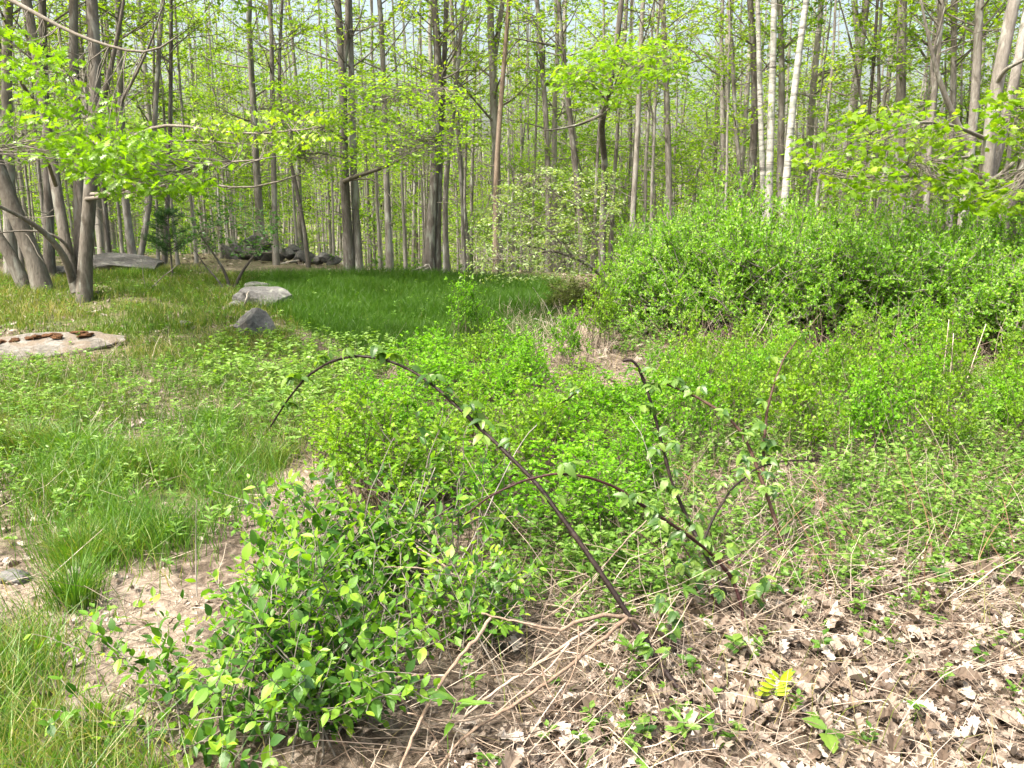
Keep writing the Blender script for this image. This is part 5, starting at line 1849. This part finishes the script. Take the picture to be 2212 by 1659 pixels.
herbs(hb, p, 0.05, 0.2, 7, 0.04, RHOMB, spread=0.7, tints=(0.2, 1))
p = scatter([Z_LITTER], 42, 1.8, 3.9, patch=(2.9, 0.0))
herbs(hb, p, 0.03, 0.14, 8, 0.032, OVAL, spread=0.7)
p = scatter([[(1320, 1200), (2212, 1130), (2212, 1330), (1750, 1400), (1450, 1450), (1330, 1400)]], 130, 2.2, 4.4, patch=(3.3, 0.0), edge_r=60)
herbs(hb, p, 0.04, 0.2, 8, 0.032, OVAL, spread=0.75, tints=(0.2, 1))
p = scatter([[(1280, 1560), (1640, 1540), (1600, 1659), (1250, 1659)]], 90, 1.7, 2.5, patch=(3.3, 0.1), edge_r=40)
herbs(hb, p, 0.04, 0.14, 8, 0.034, OVAL, spread=0.75, tints=(0.3, 1))
p = scatter([[(1200, 640), (1380, 650), (1520, 740), (1600, 800), (1500, 860), (1340, 780), (1240, 720)]], 55, 6, 13)
herbs(hb, p, 0.1, 0.35, 10, 0.045, RHOMB, tints=(0.3, 1))
p = scatter([[(1000, 1180), (1250, 1120), (1420, 1080), (1480, 1260), (1400, 1380), (1150, 1330)]], 330, 2.5, 4.8, patch=(2.7, -0.45))
herbs(hb, p, 0.05, 0.22, 9, 0.034, OVAL, spread=0.75, tints=(0.2, 1))
stuff(hb, "right_herbs", "herb", "low small-leaved herbs covering the ground right of the thicket", "herbs")
hb = MB()
p = scatter([[(0, 600), (2212, 600), (2212, 1659), (0, 1659)]], 9, 2.0, 17)
herbs(hb, p, 0.05, 0.2, 7, 0.045, RHOMB)
x_ = rngG.uniform(-24, 24, 2600)
y_ = rngG.uniform(14, 34, 2600)
kk_ = np.array([dd > edge(uu) for uu, dd in zip(1106 + FPX * x_ / y_, y_)])
x_, y_ = x_[kk_], y_[kk_]
herbs(hb, np.stack([x_, y_, hgt(x_, y_)], -1), 0.15, 0.6, 9, 0.085, RHOMB)
stuff(hb, "woodland_herbs", "herb", "scattered seedlings and herbs on the woodland floor", "herbs")

# ------------------------------------------------------------------ dead leaves, straw, twigs
DEAD_ME = []
DEAD_TM = []
for k, (fo, cu) in enumerate(((0.25, 0.2), (0.75, 0.4), (-0.6, 0.3), (1.1, -0.3), (0.5, 0.8))):
    tm_ = leaf_tm([0.06, 0.19, 0.14, 0.29, 0.18, 0.31, 0.17, 0.21, 0.09], fo, cu, [0.10, 0.24, 0.29, 0.45, 0.5, 0.67, 0.72, 0.86, 0.91])
    tv = tm_[0].copy()
    rq = np.random.default_rng(k)
    tv[:, 2] += rq.normal(0, 0.05, len(tv))
    DEAD_TM.append((tv, tm_[1]))
    mb = MB()
    mb.add(tv, tm_[1])
    DEAD_ME.append(mb.mesh("fallen_leaf", M["dead_obj"]))


def lay(rng, n):
    a = rng.uniform(0, 6.28, n)
    d = np.stack([np.cos(a), np.sin(a), rng.normal(0, 0.25, n)], -1)
    nor = norm(np.array([0, 0, 1.0]) + rng.normal(0, 0.5, (n, 3)))
    return d, nor


pl = scatter([Z_LITTER], 560, 1.7, 4.2, edge_r=40)
k = np.argsort(pl[:, 1])
pl = pl[k]
sz = 0.035 + 0.075 * rngG.uniform(0, 1, len(pl)) ** 1.5
score = sz / (pl[:, 1] + 0.4)
uu, vv = proj(pl[:, 0], pl[:, 1], pl[:, 2])
score = np.where((uu > 0) & (uu < 2212) & (vv < 1659), score, 0)
order = np.argsort(-score)
dl, nl2 = lay(rngG, len(pl))
lift = rngG.uniform(0.015, 0.055, len(pl))
pl = pl + np.stack([np.zeros(len(pl)), np.zeros(len(pl)), lift], -1)
FL_LABEL = "dry tan lobed oak leaf lying in the leaf litter around the bramble feet"
for i_ in order[:300]:
    o = bpy.data.objects.new("fallen_leaf", DEAD_ME[int(rngG.integers(5))])
    COL.objects.link(o)
    o.matrix_basis = mat_axes(pl[i_], dl[i_], nl2[i_], sz[i_])
    tag(o, FL_LABEL, "leaf", "dry oak leaves on the ground")
lm = MB()
rest = order[300:]
kd = rngG.integers(0, 5, len(rest))
for q in range(5):
    s_ = rest[kd == q]
    lm.leaves(DEAD_TM[q], pl[s_], dl[s_], nl2[s_], sz[s_], rngG.uniform(0, 1, len(s_)))
frag = scatter([Z_LITTER], 1100, 1.7, 4.4, edge_r=40)
fd, fn_ = lay(rngG, len(frag))
frag[:, 2] += rngG.uniform(0.004, 0.03, len(frag))
lm.leaves(OAKL, frag, fd, fn_, rngG.uniform(0.014, 0.045, len(frag)), rngG.uniform(0, 0.85, len(frag)), rngG.uniform(0.7, 2.0, len(frag)))
for zone, dens, y0, y1, s0, s1, patch in (
        ([[(0, 780), (2212, 700), (2212, 1659), (0, 1659)]], 26, 1.9, 9, 0.04, 0.10, None),
        ([Z_RIGHT], 90, 2.8, 8, 0.04, 0.10, (1.8, -0.2)),
        ([Z_MIX], 40, 3.8, 10.5, 0.04, 0.10, (1.5, 0.2)),
        ([Z_BARE, Z_BARE2], 70, 1.8, 4, 0.02, 0.06, None),
        ([[(60, 735), (230, 725), (210, 770), (0, 790), (0, 745)]], 60, 7, 11, 0.04, 0.09, None),
        ([[(0, 590), (560, 590), (620, 690), (300, 760), (0, 720)]], 48, 8, 18, 0.06, 0.12, (1.3, -0.1)),
        ([[(930, 605), (1090, 612), (1100, 635), (940, 625)]], 160, 12, 18, 0.07, 0.13, None),
        ([[(1090, 720), (1260, 690), (1560, 690), (1560, 800), (1400, 800), (1250, 760), (1120, 770)]], 90, 7, 13, 0.05, 0.12, None),
        ([[(440, 640), (620, 650), (620, 720), (500, 720)]], 60, 9, 15, 0.06, 0.12, None)):
    q = scatter(zone, dens, y0, y1, patch=patch)
    d_, n_ = lay(rngG, len(q))
    q = q + np.stack([np.zeros(len(q)), np.zeros(len(q)), rngG.uniform(0.01, 0.04, len(q))], -1)
    lm.leaves(DEAD_TM[int(rngG.integers(5))] if dens < 50 else (OAKL[0], OAKL[1]), q, d_, n_, rngG.uniform(s0, s1, len(q)), rngG.uniform(0, 1, len(q)))
x_ = rngG.uniform(-22, 22, 9000)
y_ = rngG.uniform(13, 32, 9000)
kk_ = np.array([dd > edge(uu) - 1.0 for uu, dd in zip(1106 + FPX * x_ / y_, y_)])
q = np.stack([x_, y_, hgt(x_, y_) + 0.02], -1)[kk_]
d_, n_ = lay(rngG, len(q))
lm.leaves(OAKL, q, d_, n_, rngG.uniform(0.08, 0.15, len(q)), rngG.uniform(0, 0.8, len(q)))
stuff(lm, "leaf_litter", "dead", "carpet of smaller dry brown leaves over the woodland ground", "leaf litter")

sw = MB()


def straws(mb, p, L, r, tilt, rng=rngG, tint=(0, 1)):
    n = len(p)
    a = rng.uniform(0, 6.28, n)
    e = np.abs(rng.normal(0, tilt, n))
    d = np.stack([np.cos(a) * np.cos(e), np.sin(a) * np.cos(e), np.sin(e)], -1)
    P = grow(rng, p + np.stack([np.zeros(n), np.zeros(n), rng.uniform(0.005, 0.035, n)], -1), d, L, 4, 0.0, 0.2)
    zmin = hgt(P[:, :, 0], P[:, :, 1]) + 0.006
    P[:, :, 2] = np.maximum(P[:, :, 2], zmin)
    mb.tubes(P, np.broadcast_to(r, (n,))[:, None] * np.linspace(1, 0.5, 4)[None], 3, rng.uniform(*tint, n))


p = scatter([Z_LITTER, Z_RIGHT], 420, 1.8, 7.5, edge_r=40)
straws(sw, p, rngG.uniform(0.05, 0.5, len(p)), rngG.uniform(0.0008, 0.0024, len(p)), 0.2)
p = scatter([[(1400, 1200), (1800, 1200), (2100, 1330), (1750, 1420), (1420, 1420)]], 420, 2.2, 4.5, edge_r=40)
straws(sw, p, rngG.uniform(0.2, 0.7, len(p)), rngG.uniform(0.0009, 0.0022, len(p)), 0.10)
p = scatter([[(560, 1659), (560, 1450), (900, 1400), (1400, 1250), (1450, 1659)]], 230, 1.7, 3.2, edge_r=40)
straws(sw, p, rngG.uniform(0.1, 0.45, len(p)), rngG.uniform(0.0009, 0.0026, len(p)), 0.3, tint=(0, 0.8))
p = scatter([[(0, 740), (2212, 740), (2212, 1659), (0, 1659)]], 32, 1.9, 10)
straws(sw, p, rngG.uniform(0.08, 0.4, len(p)), rngG.uniform(0.001, 0.0025, len(p)), 0.4)
p = scatter([Z_MIX], 70, 3.6, 10.5, patch=(1.6, -0.1))
straws(sw, p, rngG.uniform(0.08, 0.35, len(p)), rngG.uniform(0.001, 0.0024, len(p)), 0.5, tint=(0.3, 1))
p = scatter([Z_BLUE], 130, 3.2, 11)
straws(sw, p, rngG.uniform(0.15, 0.5, len(p)), rngG.uniform(0.001, 0.0025, len(p)), 0.6, tint=(0, 0.7))
p = scatter([[(1080, 690), (1260, 680), (1330, 780), (1120, 800)]], 320, 6, 12)
straws(sw, p, rngG.uniform(0.15, 0.4, len(p)), rngG.uniform(0.0015, 0.0028, len(p)), 0.8, tint=(0.5, 1))
p = scatter([Z_RIGHT, [(1400, 700), (2212, 760), (2212, 900), (1500, 900)]], 60, 2.9, 10)
straws(sw, p, rngG.uniform(0.15, 0.55, len(p)), rngG.uniform(0.0008, 0.0022, len(p)), 1.0, tint=(0.1, 1))
p = scatter([Z_BARE, Z_BARE2], 260, 1.8, 4)
straws(sw, p, rngG.uniform(0.03, 0.16, len(p)), rngG.uniform(0.0008, 0.002, len(p)), 0.15)
p = scatter([[(880, 1390), (1200, 1270), (1420, 1220), (1640, 1300), (1520, 1500), (1150, 1659), (900, 1659)]], 120, 1.8, 3.6, edge_r=40)
straws(sw, p, rngG.uniform(0.25, 0.8, len(p)), rngG.uniform(0.0012, 0.0026, len(p)), 0.35, tint=(0.3, 1))
p = scatter([[(1380, 690), (2212, 760), (2212, 830), (1400, 800)]], 60, 8, 12)
straws(sw, p, rngG.uniform(0.3, 0.9, len(p)), rngG.uniform(0.002, 0.005, len(p)), 0.6, tint=(0, 0.6))
stuff(sw, "dry_straw", "straw", "tangle of dry straw, twigs and stalks strewn over the ground", "straw")

# crumbs of soil on the bare patch
cr = MB()
p = scatter([Z_BARE, Z_BARE2, Z_BARE3], 2600, 1.8, 5)
tet = (np.array([[1, 0, -0.5], [-0.5, 0.85, -0.4], [-0.5, -0.85, -0.5], [0.1, 0.1, 0.75]]), [np.array([[0, 1, 3], [1, 2, 3], [2, 0, 3], [0, 2, 1]])])
cr.leaves(tet, p, rdirs(rngG, len(p), -0.3, 0.3), np.array([0, 0, 1.0]) + rngG.normal(0, 0.3, (len(p), 3)), 0.002 + 0.014 * rngG.uniform(0, 1, len(p)) ** 3, 0.5)
M["crumb"] = surf_mat("soil_crumb", [(0.3, (0.18, 0.14, 0.105)), (0.5, (0.34, 0.28, 0.22)), (0.7, (0.52, 0.45, 0.37))], 6.0, (1, 1, 1), 0.6, 1.0, 40.0)
stuff(cr, "soil_crumbs", "crumb", "loose crumbs of pale soil on the bare patch", "soil")

# upright dry orange stalks on the right
rr_ = np.random.default_rng(101)
for k in range(26):
    u = rr_.uniform(1500, 2200)
    v = rr_.uniform(1060, 1330)
    q = gnd(u, v)
    L = rr_.uniform(0.22, 0.6)
    d0 = norm(np.array([rr_.normal(-0.3, 0.5), rr_.normal(0.1, 0.3), 1.0]))
    P = grow(rr_, q[None] - [0, 0, 0.02], d0[None], L, 7, -0.5, 0.09)
    m = MB()
    m.tubes(P, np.linspace(0.0024, 0.0010, 7), 5, float(rr_.uniform(0, 1)))
    o = m.build("dry_stalk", M["orange"], None, True, q)
    o.location = q
    tag(o, "thin leafless orange-brown stalk standing among the right-hand herbs", "stalk", "dry orange stalks")
for k, (u0, v0, u1, v1) in enumerate(((2030, 905, 2050, 690), (2045, 930, 2060, 720), (2010, 980, 2014, 890), (2060, 900, 2130, 700), (2150, 900, 2165, 800))):
    q = gnd(u0, v0)
    e = at(u1, v1, q[1] + 0.1)
    m = MB()
    m.tubes(smooth_path([q, (q + e) / 2 + rr_.normal(0, 0.02, 3), e], 8), np.linspace(0.005, 0.003, 8), 5, 0.9)
    o = m.build("dry_stalk", M["straw"], None, True, q)
    o.location = q
    tag(o, "tall bleached stalk standing before the broad bush under the maple", "stalk", "tall bleached stalks")
# short cut stubs in the litter
for u, v in ((2060, 1590), (1990, 1480), (2110, 1400), (2160, 1440), (2000, 1590), (1930, 1640)):
    q = gnd(u, v)
    m = MB()
    m.tubes(np.stack([q - [0, 0, 0.02], q + np.array([rr_.normal(0, 0.01), rr_.normal(0, 0.01), rr_.uniform(0.04, 0.09)])]), np.array([0.006, 0.0055]), 7, 0.3)
    o = m.build("cut_stub", M["deadwood"], None, True, q)
    o.location = q
    tag(o, "short cut woody stub sticking out of the leaf litter", "stub", "cut stubs in the litter")


# ------------------------------------------------------------------ single seedlings in the foreground litter
def seedling(u, v, h, leaf, n, tm_, mat, label, seed, name="seedling", pinnate=False, lift=0.2):
    rng = np.random.default_rng(seed)
    q = gnd(u, v)
    root = thing(name, q, label, "plant")
    st = MB()
    tip = np.array([rng.normal(0, 0.02), rng.normal(0, 0.02), h])
    st.tubes(np.stack([[0, 0, -0.02], tip * 0.5 + rng.normal(0, 0.006, 3), tip]), np.array([0.002, 0.0016, 0.0012]), 5, 0.5)
    mb = MB()
    mb.add(*tm_)
    me = mb.mesh("leaf", M[mat])
    for k in range(n):
        if pinnate:
            # leaflets along a rachis tilted up to the camera
            t = (k // 2 + 0.6) / (n / 2)
            base = tip + np.array([0.35, 0.1, 0.75]) * (t - 0.5) * 0.085
            dd = np.array([(-1) ** k * (1.0 - 0.35 * t), -0.2, 0.1 + 0.75 * t])
            nn = np.array([0.1, -0.9, 0.5])
        else:
            a = k * 2.4 + rng.uniform(-0.3, 0.3)
            base = tip * rng.uniform(0.55, 1.0)
            dd = np.array([math.cos(a), math.sin(a), rng.uniform(-0.1, 0.3) + lift])
            nn = np.array([0, -0.25, 1.0]) + rng.normal(0, 0.2, 3)
        o = bpy.data.objects.new("leaf", me)
        COL.objects.link(o)
        o.parent = root
        o.matrix_basis = mat_axes(base, dd, nn, leaf * rng.uniform(0.75, 1.15))
    st.build("stem", M["herb"], root, True)


seedling(1672, 1530, 0.07, 0.062, 12, leaf_tm([0.09, 0.12, 0.10], 0.15, 0.1), "lime", "bright lime feathery seedling in the leaf litter", 1, pinnate=True)
seedling(1775, 1625, 0.10, 0.085, 3, leaf_tm([0.17, 0.22, 0.3, 0.26, 0.29, 0.2, 0.2, 0.1], 0.2, 0.3), "bramble", "three-leaved bramble seedling standing in the open litter", 2)
seedling(1340, 1470, 0.18, 0.07, 11, leaf_tm([0.10, 0.08, 0.13, 0.08, 0.1], 0.2, 0.15), "herb", "yellow-green lobed seedling growing under the dark arching cane", 3, lift=0.5)
seedling(1590, 1430, 0.09, 0.055, 9, leaf_tm([0.17, 0.25, 0.3, 0.22, 0.12], 0.2, 0.2), "bramble", "low dark green plant at the foot of the bramble canes", 4)
seedling(1480, 1625, 0.12, 0.06, 10, leaf_tm([0.10, 0.08, 0.14, 0.08, 0.1], 0.2, 0.2), "herb", "pale lobed herb in the litter beside the open cane foot", 5, lift=0.4)
seedling(970, 1655, 0.20, 0.10, 6, LANCE, "herb", "narrow-leaved upright seedling before the dead branch", 6, lift=0.6)
seedling(1390, 1610, 0.07, 0.045, 9, OVAL, "bramble", "small leafy herb in the litter beside the pale lobed one", 7)
seedling(1835, 1260, 0.10, 0.05, 9, OVAL, "bramble", "small leafy plant where herbs give way to litter", 8)
seedling(2030, 1290, 0.12, 0.055, 10, OVAL, "bramble", "bushy small plant in the right-hand litter", 9)
seedling(470, 1185, 0.22, 0.07, 14, LANCE, "herb", "star-shaped narrow-leaved plant beside the fresh grass patch", 10, lift=0.5)
seedling(380, 1200, 0.16, 0.06, 10, LANCE, "herb", "smaller narrow-leaved plant in the fresh grass patch", 11, lift=0.5)
